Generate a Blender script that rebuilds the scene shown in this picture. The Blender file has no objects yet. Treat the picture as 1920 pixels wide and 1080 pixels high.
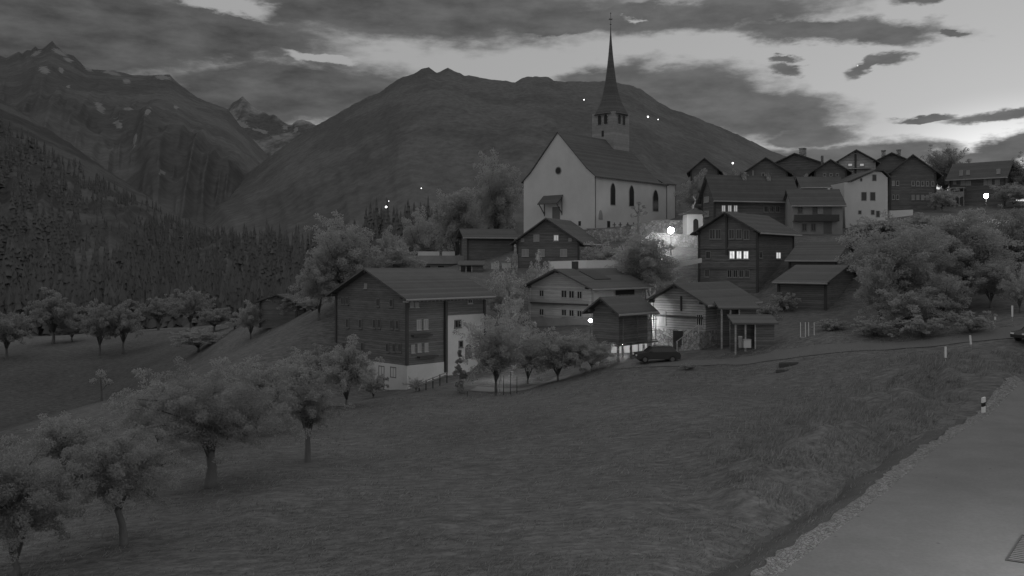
import bpy, math, random
import numpy as np
from mathutils import Vector, Matrix

# ------------------------------------------------------------------ camera, sky, sun, exposure
C = bpy.context.scene.collection
SC = bpy.context.scene
FPX, HY, CZ = 1663.0, 490.0, 10.0          # focal length in photo pixels, horizon row, camera height


def at(px, py, d):
    return Vector(((px - 960) / FPX * d, d, CZ + (HY - py) / FPX * d))


cam = bpy.data.cameras.new('camera')
cam.sensor_width = 36.0
cam.lens = 36.0 * FPX / 1920
cam.shift_y = -(540 - HY) / 1920
cam.clip_end = 60000
cam.clip_start = 0.1
camo = bpy.data.objects.new('camera', cam)
camo.location = (0, 0, CZ)
camo.rotation_euler = (math.radians(90), 0, 0)
C.objects.link(camo)
SC.camera = camo

SC.view_settings.view_transform = 'Standard'
SC.view_settings.look = 'None'
SC.view_settings.exposure = 0.0
SC.view_settings.gamma = 1.0
SC.view_settings.use_curve_mapping = False
SC.cycles.use_denoising = True
SC.cycles.max_bounces = 8
SC.cycles.diffuse_bounces = 6
SC.cycles.transmission_bounces = 6
SC.cycles.sample_clamp_indirect = 2.0

SUN_EL, SUN_AZ = 3.0, 34.0                  # dawn glow low behind the houses on the ridge


class NT:
    """Small wrapper to write node maths on one line."""
    def __init__(self, tree):
        self.t = tree

    def node(self, kind, **kw):
        n = self.t.nodes.new(kind)
        for k, v in kw.items():
            setattr(n, k, v)
        return n

    def put(self, sock, v):
        if isinstance(v, (int, float)):
            sock.default_value = v
        elif isinstance(v, (tuple, list)):
            sock.default_value = v
        else:
            self.t.links.new(v, sock)

    def m(self, op, a, b=None, c=None, clamp=False):
        n = self.node('ShaderNodeMath', operation=op, use_clamp=clamp)
        for i, v in enumerate((a, b, c)):
            if v is not None:
                self.put(n.inputs[i], v)
        return n.outputs[0]

    def smooth(self, x, lo, hi, a=0.0, b=1.0):
        n = self.node('ShaderNodeMapRange', interpolation_type='SMOOTHSTEP')
        for i, v in enumerate((x, lo, hi, a, b)):
            self.put(n.inputs[i], v)
        return n.outputs[0]

    def xyz(self, x, y, z):
        n = self.node('ShaderNodeCombineXYZ')
        for i, v in enumerate((x, y, z)):
            self.put(n.inputs[i], v)
        return n.outputs[0]

    def noise(self, vec, scale, detail=4, rough=0.55):
        n = self.node('ShaderNodeTexNoise')
        self.put(n.inputs['Vector'], vec)
        n.inputs['Scale'].default_value = scale
        n.inputs['Detail'].default_value = detail
        n.inputs['Roughness'].default_value = rough
        return n.outputs['Fac']

    def mix(self, f, a, b):
        return self.m('ADD', self.m('MULTIPLY', a, self.m('SUBTRACT', 1.0, f)), self.m('MULTIPLY', b, f))


def az_el(px, py):
    a = math.atan((px - 960) / FPX)
    return a, math.atan((HY - py) / math.hypot(FPX, px - 960))


def build_world():
    w = bpy.data.worlds.new('World')
    SC.world = w
    w.use_nodes = True
    t = w.node_tree
    t.nodes.clear()
    n = NT(t)
    gen = n.node('ShaderNodeTexCoord').outputs['Generated']
    sep = n.node('ShaderNodeSeparateXYZ')
    n.put(sep.inputs[0], gen)
    x, y, z = sep.outputs
    az = n.m('ARCTAN2', x, y)
    el = n.m('ARCSINE', z)
    sky = n.node('ShaderNodeTexSky', sky_type='NISHITA', sun_disc=False)
    sky.sun_elevation = math.radians(SUN_EL)
    sky.sun_rotation = math.radians(SUN_AZ)
    bw = n.node('ShaderNodeRGBToBW')
    n.put(bw.inputs[0], sky.outputs[0])
    # warped sky coordinates for the ragged cloud outlines
    base = n.xyz(n.m('MULTIPLY', az, 5.0), n.m('MULTIPLY', el, 15.0), 0.0)
    w1 = n.m('SUBTRACT', n.noise(base, 1.6, 6, 0.62), 0.5)
    w2 = n.m('SUBTRACT', n.noise(n.xyz(n.m('MULTIPLY', az, 5.0), n.m('MULTIPLY', el, 15.0), 7.3), 2.3, 6, 0.62), 0.5)
    azw = n.m('ADD', az, n.m('MULTIPLY', w1, 0.10))
    elw = n.m('ADD', el, n.m('MULTIPLY', w2, 0.042))

    def blob(cx, cy, rx, ry, rot=0.0, warp=True):
        a0, e0 = az_el(cx, cy)
        k = math.cos(a0) ** 2
        dx = n.m('SUBTRACT', azw if warp else az, a0)
        dy = n.m('SUBTRACT', elw if warp else el, e0)
        c, s = math.cos(math.radians(rot)), math.sin(math.radians(rot))
        u = n.m('DIVIDE', n.m('ADD', n.m('MULTIPLY', dx, c), n.m('MULTIPLY', dy, s)), rx / FPX * k)
        v = n.m('DIVIDE', n.m('SUBTRACT', n.m('MULTIPLY', dy, c), n.m('MULTIPLY', dx, s)), ry / FPX * k)
        d = n.m('SQRT', n.m('ADD', n.m('MULTIPLY', u, u), n.m('MULTIPLY', v, v)))
        return n.m('SUBTRACT', 1.0, d)

    CLOUDS = [(60, 40, 560, 150, 0), (330, 55, 380, 78, 0), (760, 12, 560, 70, -1), (1250, 32, 380, 34, 0), (1560, 55, 260, 26, -6),
              (540, 168, 300, 72, 0), (420, 205, 200, 80, 0), (1270, 178, 220, 64, 0), (1390, 205, 220, 60, -8), (1130, 158, 130, 40, 12),
              (1500, 255, 120, 26, 0), (1590, 296, 260, 34, 0), (1770, 306, 200, 30, 4), (1640, 120, 40, 16, 30), (1675, 108, 42, 18, 0), (1488, 126, 44, 14, -10), (1480, 104, 26, 9, 0),
              (1745, 222, 84, 9, 0), (1890, 216, 110, 16, 2), (1905, 270, 140, 30, 6), (1735, -2, 60, 16, 0), (1795, 62, 40, 9, 0), (1050, 55, 110, 16, 0)]
    dens = None
    for b in CLOUDS:
        v = blob(*b)
        dens = v if dens is None else n.m('MAXIMUM', dens, v)
    gap = n.m('MAXIMUM', blob(435, 8, 105, 24, -5), blob(590, 105, 90, 12, -6))
    gap = n.m('MAXIMUM', gap, blob(1178, 36, 40, 6, 0))
    dens = n.m('SUBTRACT', dens, n.m('MULTIPLY', n.m('MAXIMUM', gap, 0.0), 1.25))
    dens = n.m('MINIMUM', dens, 0.6)
    fine = n.m('SUBTRACT', n.noise(base, 6.0, 6, 0.6), 0.5)
    dens = n.m('ADD', dens, n.m('MULTIPLY', fine, 0.62))
    # the rest of the dome, out of the picture: broken cloud of the same kind
    away = n.smooth(n.m('ABSOLUTE', az), 0.75, 1.1)
    away = n.m('MAXIMUM', away, n.smooth(el, 0.36, 0.5))
    dens = n.mix(away, dens, n.m('MULTIPLY', n.m('SUBTRACT', n.noise(gen, 2.2, 5), 0.56), 4.0))
    mask = n.smooth(dens, -0.16, 0.40)
    # light of the clear sky: stronger towards the dawn
    a_s = az_el(1900, 300)[0]
    dsun = n.m('SQRT', n.m('ADD', n.m('POWER', n.m('SUBTRACT', az, a_s), 2.0), n.m('POWER', n.m('MULTIPLY', n.m('SUBTRACT', el, 0.10), 2.2), 2.0)))
    clear = n.m('ADD', n.m('MULTIPLY', n.smooth(dsun, 0.75, 0.0), 0.06), 0.345)
    clear = n.m('ADD', clear, n.m('MULTIPLY', n.smooth(dsun, 0.16, 0.0), 0.45))
    clear = n.m('ADD', clear, n.m('MULTIPLY', bw.outputs[0], 0.012))
    up = n.smooth(el, 0.36, 0.9)
    clear = n.m('ADD', clear, n.m('MULTIPLY', up, 0.16))
    body = n.m('SUBTRACT', n.noise(base, 3.0, 5, 0.6), 0.5)
    cl = n.m('ADD', n.m('ADD', 0.088, n.m('MULTIPLY', body, 0.17)), n.m('MULTIPLY', n.smooth(az, -0.5, 0.45), 0.045))
    cl = n.m('ADD', cl, n.m('MULTIPLY', n.smooth(el, 0.36, 0.9), 0.12))
    cl = n.m('ADD', cl, n.m('MULTIPLY', n.smooth(dens, 0.42, 0.05), 0.035))
    lum = n.mix(mask, clear, cl)
    # morning star
    a0, e0 = az_el(1608, 123)
    st = n.m('SQRT', n.m('ADD', n.m('POWER', n.m('SUBTRACT', az, a0), 2.0), n.m('POWER', n.m('SUBTRACT', el, e0), 2.0)))
    lum = n.m('ADD', lum, n.smooth(st, 0.0010, 0.0005, 0.0, 0.6))
    bg = n.node('ShaderNodeBackground')
    n.put(bg.inputs[0], n.m('MULTIPLY', lum, 10.0))
    bg.inputs[1].default_value = 0.1
    out = n.node('ShaderNodeOutputWorld')
    n.put(out.inputs[0], bg.outputs[0])
    w.cycles.sampling_method = 'MANUAL'
    w.cycles.sample_map_resolution = 512


build_world()
sun = bpy.data.lights.new('sun', 'SUN')
sun.energy = 0.06
sun.angle = math.radians(12)
sun.color = (1, 1, 1)
suno = bpy.data.objects.new('sun', sun)
_d = Vector((math.sin(math.radians(SUN_AZ)) * math.cos(math.radians(SUN_EL)), math.cos(math.radians(SUN_AZ)) * math.cos(math.radians(SUN_EL)), math.sin(math.radians(SUN_EL))))
suno.rotation_euler = (-_d).to_track_quat('-Z', 'Y').to_euler()
C.objects.link(suno)

# ------------------------------------------------------------------ helpers


def tag(o, label=None, cat=None, group=None, kind=None):
    if label:
        o['label'] = label
    if cat:
        o['category'] = cat
    if group:
        o['group'] = group
    if kind:
        o['kind'] = kind
    return o


def empty(name, loc, rz=0.0, label=None, cat=None, group=None):
    o = bpy.data.objects.new(name, None)
    o.empty_display_size = 0.5
    o.location = loc
    o.rotation_euler = (0, 0, rz)
    C.objects.link(o)
    return tag(o, label, cat, group)


def link(name, me, mat=None, parent=None):
    if mat is not None and not me.materials:
        me.materials.append(mat)
    o = bpy.data.objects.new(name, me)
    C.objects.link(o)
    if parent is not None:
        o.parent = parent
    return o


def copy_tree(o, parent=None):
    c = o.copy()
    C.objects.link(c)
    c.parent = parent
    for ch in [k for k in C.objects if k.parent == o]:
        copy_tree(ch, c)
    return c


class MB:
    def __init__(self):
        self.v, self.f, self.sm = [], [], False

    def add(self, vs, fs):
        b = len(self.v)
        self.v += [tuple(p) for p in vs]
        self.f += [tuple(b + i for i in q) for q in fs]
        return self

    def box(self, x0, x1, y0, y1, z0, z1):
        return self.add([(x0, y0, z0), (x1, y0, z0), (x1, y1, z0), (x0, y1, z0), (x0, y0, z1), (x1, y0, z1), (x1, y1, z1), (x0, y1, z1)],
                        [(0, 3, 2, 1), (4, 5, 6, 7), (0, 1, 5, 4), (1, 2, 6, 5), (2, 3, 7, 6), (3, 0, 4, 7)])

    def prism(self, pts, vec):
        k = len(pts)
        vec = Vector(vec)
        a = [Vector(p) for p in pts]
        b = [p + vec for p in a]
        return self.add(a + b, [tuple(range(k))[::-1], tuple(range(k, 2 * k))] + [(i, (i + 1) % k, k + (i + 1) % k, k + i) for i in range(k)])

    def tube(self, pts, radii, n=6, cap=True):
        rings = []
        pts = [Vector(p) for p in pts]
        for i, p in enumerate(pts):
            d = (pts[min(i + 1, len(pts) - 1)] - pts[max(i - 1, 0)]).normalized()
            a = d.orthogonal().normalized() if abs(d.z) < 0.95 else Vector((1, 0, 0)).cross(d).normalized()
            b = d.cross(a)
            rings.append([p + radii[i] * (math.cos(2 * math.pi * k / n) * a + math.sin(2 * math.pi * k / n) * b) for k in range(n)])
        vs = [q for r in rings for q in r]
        fs = []
        for i in range(len(pts) - 1):
            for k in range(n):
                fs.append((i * n + k, i * n + (k + 1) % n, (i + 1) * n + (k + 1) % n, (i + 1) * n + k))
        if cap:
            fs.append(tuple(range(n))[::-1])
            fs.append(tuple((len(pts) - 1) * n + k for k in range(n)))
        return self.add(vs, fs)

    def lathe(self, prof, n=12, c=(0, 0, 0), ph=0.0):
        vs, fs = [], []
        for r, z in prof:
            for k in range(n):
                a = 2 * math.pi * k / n + ph
                vs.append((c[0] + r * math.cos(a), c[1] + r * math.sin(a), c[2] + z))
        for i in range(len(prof) - 1):
            for k in range(n):
                fs.append((i * n + k, i * n + (k + 1) % n, (i + 1) * n + (k + 1) % n, (i + 1) * n + k))
        fs.append(tuple(range(n))[::-1])
        fs.append(tuple((len(prof) - 1) * n + k for k in range(n)))
        return self.add(vs, fs)

    def build(self, name, mat, parent=None, smooth=False):
        me = bpy.data.meshes.new(name)
        me.from_pydata(self.v, [], self.f)
        if smooth:
            me.polygons.foreach_set('use_smooth', [True] * len(me.polygons))
        me.update()
        return link(name, me, mat, parent)


# ------------------------------------------------------------------ materials (all greys: the camera sees in infrared)
MATS = {}


def mat(name, grey, rough=0.85, var=0.25, scale=2.0, stretch=(1, 1, 1), fine=0.0, bump=0.0, lines=None, emit=None, island=0.0, transl=0.0, stones=0.0, spec=0.2, big=0.0, bigscale=0.1, spots=0.0):
    if name in MATS:
        return MATS[name]
    m = bpy.data.materials.new(name)
    m.use_nodes = True
    t = m.node_tree
    t.nodes.clear()
    n = NT(t)
    out = n.node('ShaderNodeOutputMaterial')
    if emit is not None:
        e = n.node('ShaderNodeEmission')
        co = n.node('ShaderNodeTexCoord').outputs['Object']
        v = n.noise(co, scale, 2)
        n.put(e.inputs[0], (1, 1, 1, 1))
        n.put(e.inputs[1], n.m('MULTIPLY', n.m('ADD', 1.0 - var / 2, n.m('MULTIPLY', v, var)), emit))
        n.put(out.inputs[0], e.outputs[0])
        MATS[name] = m
        return m
    p = n.node('ShaderNodeBsdfPrincipled')
    p.inputs['Roughness'].default_value = rough
    p.inputs['Specular IOR Level'].default_value = spec
    co = n.node('ShaderNodeTexCoord').outputs['Object']
    mp = n.node('ShaderNodeMapping')
    mp.inputs['Scale'].default_value = stretch
    n.put(mp.inputs[0], co)
    nz = n.noise(mp.outputs[0], scale, 5, 0.6)
    k = n.m('ADD', 1.0 - var * 0.5 * 2, n.m('MULTIPLY', nz, var * 2))
    hgt = nz
    if big:
        k = n.m('MULTIPLY', k, n.m('ADD', 1.0 - big, n.m('MULTIPLY', n.noise(co, bigscale, 3), big * 2)))
    if fine:
        fz = n.noise(co, scale * 9, 3)
        k = n.m('MULTIPLY', k, n.m('ADD', 1.0 - fine, n.m('MULTIPLY', fz, fine * 2)))
    if lines:                                     # (spacing in m, width share, darkness): courses of logs or slabs
        sp, wd, dk = lines
        sx = n.node('ShaderNodeSeparateXYZ')
        n.put(sx.inputs[0], co)
        fr = n.m('FRACT', n.m('ADD', n.m('DIVIDE', sx.outputs[2], sp), n.m('MULTIPLY', nz, 0.25)))
        ln = n.m('LESS_THAN', fr, wd)
        k = n.m('MULTIPLY', k, n.m('SUBTRACT', 1.0, n.m('MULTIPLY', ln, dk)))
        hgt = n.m('SUBTRACT', hgt, ln)
        wn = n.node('ShaderNodeTexWhiteNoise', noise_dimensions='1D')
        n.put(wn.inputs['W'], n.m('FLOOR', n.m('DIVIDE', sx.outputs[2], sp)))
        k = n.m('MULTIPLY', k, n.m('ADD', 0.85, n.m('MULTIPLY', wn.outputs[0], 0.3)))
    if spots:
        vs_ = n.node('ShaderNodeTexVoronoi')
        vs_.inputs['Scale'].default_value = spots
        n.put(vs_.inputs['Vector'], co)
        k = n.m('MULTIPLY', k, n.smooth(vs_.outputs['Distance'], 0.02, 0.07, 0.45, 1.0))
    if stones:
        vo = n.node('ShaderNodeTexVoronoi')
        vo.inputs['Scale'].default_value = stones
        n.put(vo.inputs['Vector'], mp.outputs[0])
        ve = n.node('ShaderNodeTexVoronoi', feature='DISTANCE_TO_EDGE')
        ve.inputs['Scale'].default_value = stones
        n.put(ve.inputs['Vector'], mp.outputs[0])
        sv = n.node('ShaderNodeRGBToBW')
        n.put(sv.inputs[0], vo.outputs['Color'])
        k = n.m('MULTIPLY', k, n.m('ADD', 0.6, n.m('MULTIPLY', sv.outputs[0], 0.8)))
        edge = n.smooth(ve.outputs['Distance'], 0.0, 0.08)
        k = n.m('MULTIPLY', k, n.m('ADD', 0.5, n.m('MULTIPLY', edge, 0.5)))
        hgt = edge
    if island:
        g = n.node('ShaderNodeNewGeometry').outputs['Random Per Island']
        k = n.m('MULTIPLY', k, n.m('ADD', 1.0 - island, n.m('MULTIPLY', g, island * 2)))
    n.put(p.inputs['Base Color'], n.m('MULTIPLY', k, grey))
    if bump:
        b = n.node('ShaderNodeBump')
        b.inputs['Strength'].default_value = bump
        b.inputs['Distance'].default_value = 0.1
        n.put(b.inputs['Height'], hgt)
        n.put(p.inputs['Normal'], b.outputs[0])
    sh = p.outputs[0]
    if transl:
        tr = n.node('ShaderNodeBsdfTranslucent')
        n.put(tr.inputs[0], n.m('MULTIPLY', k, grey))
        mx = n.node('ShaderNodeMixShader')
        mx.inputs[0].default_value = transl
        n.put(mx.inputs[1], sh)
        n.put(mx.inputs[2], tr.outputs[0])
        sh = mx.outputs[0]
    n.put(out.inputs[0], sh)
    MATS[name] = m
    return m


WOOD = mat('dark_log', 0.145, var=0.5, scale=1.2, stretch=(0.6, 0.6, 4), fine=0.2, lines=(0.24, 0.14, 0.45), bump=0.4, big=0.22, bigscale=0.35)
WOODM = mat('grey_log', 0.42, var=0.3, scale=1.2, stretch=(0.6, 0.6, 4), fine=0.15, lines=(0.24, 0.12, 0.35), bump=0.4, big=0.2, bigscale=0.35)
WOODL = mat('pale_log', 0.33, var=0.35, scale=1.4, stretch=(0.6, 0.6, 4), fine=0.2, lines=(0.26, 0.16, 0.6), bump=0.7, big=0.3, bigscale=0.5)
BEAM = mat('dark_beam', 0.07, var=0.3, scale=3)
ROOF = mat('slab_roof', 0.108, var=0.16, scale=0.8, fine=0.12, lines=(0.16, 0.12, 0.16), bump=0.3, big=0.12, bigscale=0.25)
ROOFD = mat('dark_roof', 0.095, var=0.2, scale=0.8, fine=0.12, lines=(0.16, 0.12, 0.18), bump=0.3, big=0.12, bigscale=0.25)
SHINGLE = mat('church_shingle', 0.10, var=0.2, scale=0.6, fine=0.15, lines=(0.22, 0.12, 0.2), bump=0.3)
PLASTER = mat('white_plaster', 0.53, var=0.10, scale=0.5, fine=0.06, bump=0.15, big=0.2, bigscale=0.2)
PLASTERD = mat('grey_plaster', 0.27, var=0.2, scale=0.6, fine=0.1, big=0.22, bigscale=0.3)
STONE = mat('rubble_stone', 0.30, var=0.4, scale=1.0, fine=0.25, stones=2.6, bump=0.8, big=0.35, bigscale=0.4)
STONEL = mat('tower_stone', 0.27, var=0.25, scale=1.3, fine=0.2, bump=0.3, lines=(0.5, 0.08, 0.2))
FRAME = mat('window_frame', 0.36, var=0.1)
FRAMEM = mat('weathered_frame', 0.22, var=0.15)
FRAMED = mat('brown_frame', 0.16, var=0.15)
GLASS = mat('window_glass', 0.03, rough=0.12, var=0.1, spec=0.5)
CURTAIN = mat('curtained_glass', 0.30, rough=0.4, var=0.3, scale=3, stretch=(3, 3, 0.3))
LIT = mat('lit_glass', 1, emit=0.85, var=1.0, scale=2.2)
LITMID = mat('mid_lit_glass', 1, emit=0.6, var=0.7, scale=3)
LITDIM = mat('dim_lit_glass', 1, emit=0.34, var=0.6, scale=3)
METAL = mat('dull_metal', 0.12, rough=0.5, var=0.1, spec=0.4)
WHITE = mat('white_paint', 0.75, rough=0.5, var=0.06)
BLACK = mat('black_paint', 0.03, rough=0.5, var=0.1)
CARP = mat('car_paint', 0.04, rough=0.25, var=0.05, spec=0.5)
TYRE = mat('tyre_rubber', 0.025, var=0.1)
BARK = mat('bark', 0.13, var=0.3, scale=3, stretch=(1, 1, 0.3), bump=0.5)
LEAF = mat('foliage', 0.415, rough=0.9, var=0.3, scale=0.55, island=0.12, transl=0.6, spec=0.03)
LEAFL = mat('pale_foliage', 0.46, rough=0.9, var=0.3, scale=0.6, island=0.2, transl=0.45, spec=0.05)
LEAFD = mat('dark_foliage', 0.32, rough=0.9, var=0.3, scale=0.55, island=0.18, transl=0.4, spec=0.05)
LEAFO = mat('orchard_foliage', 0.345, rough=0.9, var=0.3, scale=0.8, island=0.12, transl=0.6, spec=0.03)
CONIF = mat('conifer_needles', 0.126, rough=0.9, var=0.3, scale=0.05, island=0.08, spec=0.05)
LAMPGLOW = mat('lamp_glow', 1, emit=60, var=0.0)
LAMPSTRONG = mat('bright_lamp_glow', 1, emit=110, var=0.0)
LAMPCHURCH = mat('church_lamp_glow', 1, emit=150, var=0.0)
LAMPWEAK = mat('lane_and_fill_glow', 1, emit=800, var=0.0)
LAMPFAR = mat('far_lamp_glow', 1, emit=4, var=0.0)

# ------------------------------------------------------------------ ground
# thin plate spline through surveyed points (photo column, photo row, distance)
GP = [(960, 1080, 28), (1440, 1080, 27.6), (1920, 1080, 27), (1640, 925, 37.4), (1800, 800, 53.0), (1850, 772, 57.8), (1920, 740, 66),
      (0, 1080, 34), (230, 1024, 36), (395, 908, 46), (577, 868, 53), (0, 900, 72), (0, 800, 112), (190, 768, 140), (0, 680, 175), (187, 667, 180), (300, 618, 225), (100, 640, 200),
      (450, 790, 75), (350, 700, 135), (620, 770, 80), (762, 727, 95), (690, 735, 98), (960, 740, 84), (1040, 716, 90), (1100, 700, 88), (1230, 674, 88), (1290, 657, 92), (1350, 652, 92),
      (1450, 692, 79), (1515, 636, 86), (1600, 652, 80), (1700, 650, 79), (1772, 692, 68), (1820, 662, 74), (1920, 642, 76), (1900, 690, 66), (960, 900, 45.5), (1300, 850, 48), (1300, 740, 67), (1600, 780, 57), (1700, 720, 66),
      (1107, 612, 105), (1000, 612, 112), (1200, 662, 97), (1170, 668, 93), (1195, 668, 92), (1425, 545, 118), (1320, 545, 122), (1084, 494, 135), (970, 494, 140), (1115, 432, 150), (985, 440, 158), (1275, 432, 160), (1215, 488, 130), (1310, 486, 129), (1258, 490, 128), (1258, 440, 138),
      (1340, 438, 140), (1490, 440, 136), (1590, 432, 139), (1660, 400, 146), (1711, 396, 150), (1850, 385, 150), (1560, 505, 113), (1547, 580, 103), (1620, 575, 103), (1800, 600, 86), (1900, 590, 84), (1920, 440, 122), (1720, 470, 116),
      (830, 505, 150), (900, 500, 142), (640, 580, 112), (600, 640, 104), (500, 640, 122), (450, 612, 150), (515, 592, 142), (740, 525, 118),
      (930, 600, 112), (950, 648, 103), (836, 708, 98), (890, 702, 101), (862, 716, 93), (930, 708, 97), (985, 692, 99), (1430, 600, 100)]
gp = [tuple(at(*p)) for p in GP]
gp += [(60, 175, 22), (30, 180, 20), (90, 180, 22), (150, 180, 20), (150, 120, 17), (60, 300, 12), (160, 320, 16), (0, 320, -2), (-60, 320, -12), (-140, 300, -14), (-220, 260, -16), (-40, 220, -2),
       (-160, 150, -22), (-120, 90, -18), (-70, 40, -8), (-60, -20, -4), (0, -30, 0.5), (40, -30, 2), (60, 20, 2.5), (110, 60, 8), (150, -20, 8), (0, 5, 0.2), (15, 12, 0.4), (-20, 10, -1.2), (45, 50, 0.9), (60, 78, 3.5), (8, 205, 8)]
gp = np.array(gp)


def tps_k(r2):
    return np.where(r2 > 1e-9, 0.5 * r2 * np.log(np.maximum(r2, 1e-9)), 0.0)


_P = gp[:, :2] / 100.0
_N = len(_P)
_A = np.zeros((_N + 3, _N + 3))
_A[:_N, :_N] = tps_k(((_P[:, None] - _P[None]) ** 2).sum(-1)) + np.eye(_N) * 2e-4
_A[:_N, _N] = 1
_A[:_N, _N + 1:] = _P
_A[_N:, :_N] = _A[:_N, _N:].T
_W = np.linalg.solve(_A, np.concatenate([gp[:, 2], [0, 0, 0]]))

# the lane in front: its verge as a line on the ground
ROADL = np.array([(-8.5, 10.0), (0.6, 19.8), (8.0, 27.8), (15.4, 37.6), (21.5, 46.0), (26.6, 52.6), (30.9, 57.9), (38.2, 66.0), (47.0, 74.0), (62.0, 86.0)])


def road_dist(X, Y):
    """signed distance to the lane's verge: positive on the lane side"""
    X, Y = np.asarray(X, float), np.asarray(Y, float)
    best = np.full(X.shape, 1e9)
    sgn = np.ones(X.shape)
    for (ax, ay), (bx, by) in zip(ROADL[:-1], ROADL[1:]):
        dx, dy = bx - ax, by - ay
        L = math.hypot(dx, dy)
        t = np.clip(((X - ax) * dx + (Y - ay) * dy) / L ** 2, 0, 1)
        d = np.hypot(X - ax - t * dx, Y - ay - t * dy)
        s = (X - ax) * dy - (Y - ay) * dx
        up = d < best
        best = np.where(up, d, best)
        sgn = np.where(up, np.sign(s), sgn)
    return best * sgn


def sstep(a, b, x):
    t = np.clip((x - a) / (b - a), 0, 1)
    return t * t * (3 - 2 * t)


def vnoise(X, Y, s, seed=0):
    """cheap smooth value noise for arrays"""
    rs = np.random.RandomState(seed)
    G = rs.rand(256, 256) - 0.5
    x, y = np.asarray(X) / s + 1000.3, np.asarray(Y) / s + 1000.7
    i, j = np.floor(x).astype(int), np.floor(y).astype(int)
    u, v = x - i, y - j
    u, v = u * u * (3 - 2 * u), v * v * (3 - 2 * v)
    g = lambda a, b: G[a % 256, b % 256]
    return (g(i, j) * (1 - u) + g(i + 1, j) * u) * (1 - v) + (g(i, j + 1) * (1 - u) + g(i + 1, j + 1) * u) * v


def ground(X, Y, detail=True):
    X, Y = np.atleast_1d(np.asarray(X, float)), np.atleast_1d(np.asarray(Y, float))
    sh = X.shape
    q = np.stack([X.ravel(), Y.ravel()], 1) / 100.0
    z = np.zeros(len(q))
    for a in range(0, len(q), 20000):
        b = q[a:a + 20000]
        z[a:a + 20000] = tps_k(((b[:, None] - _P[None]) ** 2).sum(-1)) @ _W[:_N] + _W[_N] + b @ _W[_N + 1:]
    z = z.reshape(sh)
    rd = road_dist(X, Y)
    # ditch beside the lane and the heaped bank behind it
    along = sstep(12, 26, Y) * (1 - sstep(50, 57, Y))
    z = z - 0.45 * np.exp(-((rd + 2.0) / 0.8) ** 2) * along
    z = z + 1.0 * np.exp(-((rd + 4.6) / 1.8) ** 2) * sstep(36, 44, Y) * (1 - sstep(50, 55, Y))
    if detail:
        off = sstep(-0.4, -3.0, rd) + sstep(11, 14, rd)
        z = z + off * (vnoise(X, Y, 7, 1) * 0.5 + vnoise(X, Y, 2.2, 2) * 0.18)
        bank = np.exp(-((rd + 5.0) / 3.6) ** 2) * sstep(30, 40, Y) * (1 - sstep(66, 74, Y))
        z = z + bank * (vnoise(X, Y, 2.8, 3) * 1.3 + vnoise(X, Y, 1.1, 6) * 0.7)
    return z


def gz(x, y):
    return float(ground([x], [y], False)[0])


def grid_mesh(name, X, Y, Z, m):
    r, c = X.shape
    me = bpy.data.meshes.new(name)
    me.vertices.add(r * c)
    me.vertices.foreach_set('co', np.stack([X, Y, Z], -1).astype(np.float32).ravel())
    i = np.arange(r * c).reshape(r, c)
    q = np.stack([i[:-1, :-1], i[:-1, 1:], i[1:, 1:], i[1:, :-1]], -1).reshape(-1, 4)
    quads_to_mesh(me, q)
    me.polygons.foreach_set('use_smooth', np.ones(len(q), bool))
    me.update()
    return link(name, me, m)


def quads_to_mesh(me, q):
    n, k = q.shape
    me.loops.add(n * k)
    me.loops.foreach_set('vertex_index', q.astype(np.int32).ravel())
    me.polygons.add(n)
    me.polygons.foreach_set('loop_start', (np.arange(n) * k).astype(np.int32))
    me.update(calc_edges=True)


def grass_material():
    m = bpy.data.materials.new('meadow_grass')
    m.use_nodes = True
    t = m.node_tree
    t.nodes.clear()
    n = NT(t)
    out = n.node('ShaderNodeOutputMaterial')
    p = n.node('ShaderNodeBsdfPrincipled')
    p.inputs['Roughness'].default_value = 0.95
    p.inputs['Specular IOR Level'].default_value = 0.05
    co = n.node('ShaderNodeTexCoord').outputs['Object']
    mp = n.node('ShaderNodeMapping')
    mp.inputs['Rotation'].default_value = (0, 0, math.radians(-28))
    mp.inputs['Scale'].default_value = (0.55, 1.5, 1)
    n.put(mp.inputs[0], co)
    a = n.smooth(n.noise(mp.outputs[0], 2.0, 5, 0.7), 0.25, 0.75)
    b = n.noise(co, 0.09, 4, 0.6)
    c = n.noise(mp.outputs[0], 7.0, 3, 0.6)
    tuft = n.smooth(n.noise(mp.outputs[0], 2.1, 4, 0.7), 0.60, 0.74)
    k = n.m('MULTIPLY', n.m('ADD', 0.62, n.m('MULTIPLY', a, 0.76)), n.m('ADD', 0.65, n.m('MULTIPLY', b, 0.7)))
    k = n.m('MULTIPLY', k, n.m('ADD', 0.68, n.m('MULTIPLY', c, 0.64)))
    k = n.m('MULTIPLY', k, n.m('SUBTRACT', 1.0, n.m('MULTIPLY', tuft, 0.42)))
    sx = n.node('ShaderNodeSeparateXYZ')
    n.put(sx.inputs[0], co)
    dark_field = n.m('MULTIPLY', n.smooth(n.m('ADD', sx.outputs[0], n.m('MULTIPLY', b, 14)), -34, -58), n.smooth(n.m('ADD', sx.outputs[1], n.m('MULTIPLY', b, 20)), 78, 100))  # valley field given a darker base colour
    dark_field = n.m('MULTIPLY', dark_field, n.smooth(sx.outputs[1], 215, 165))
    n.put(p.inputs['Base Color'], n.m('MULTIPLY', k, n.mix(dark_field, 0.145, 0.090)))
    bp = n.node('ShaderNodeBump')
    bp.inputs['Strength'].default_value = 0.8
    bp.inputs['Distance'].default_value = 0.12
    n.put(bp.inputs['Height'], n.m('ADD', a, n.m('MULTIPLY', c, 0.3)))
    n.put(p.inputs['Normal'], bp.outputs[0])
    n.put(out.inputs[0], p.outputs[0])
    return m


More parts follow.
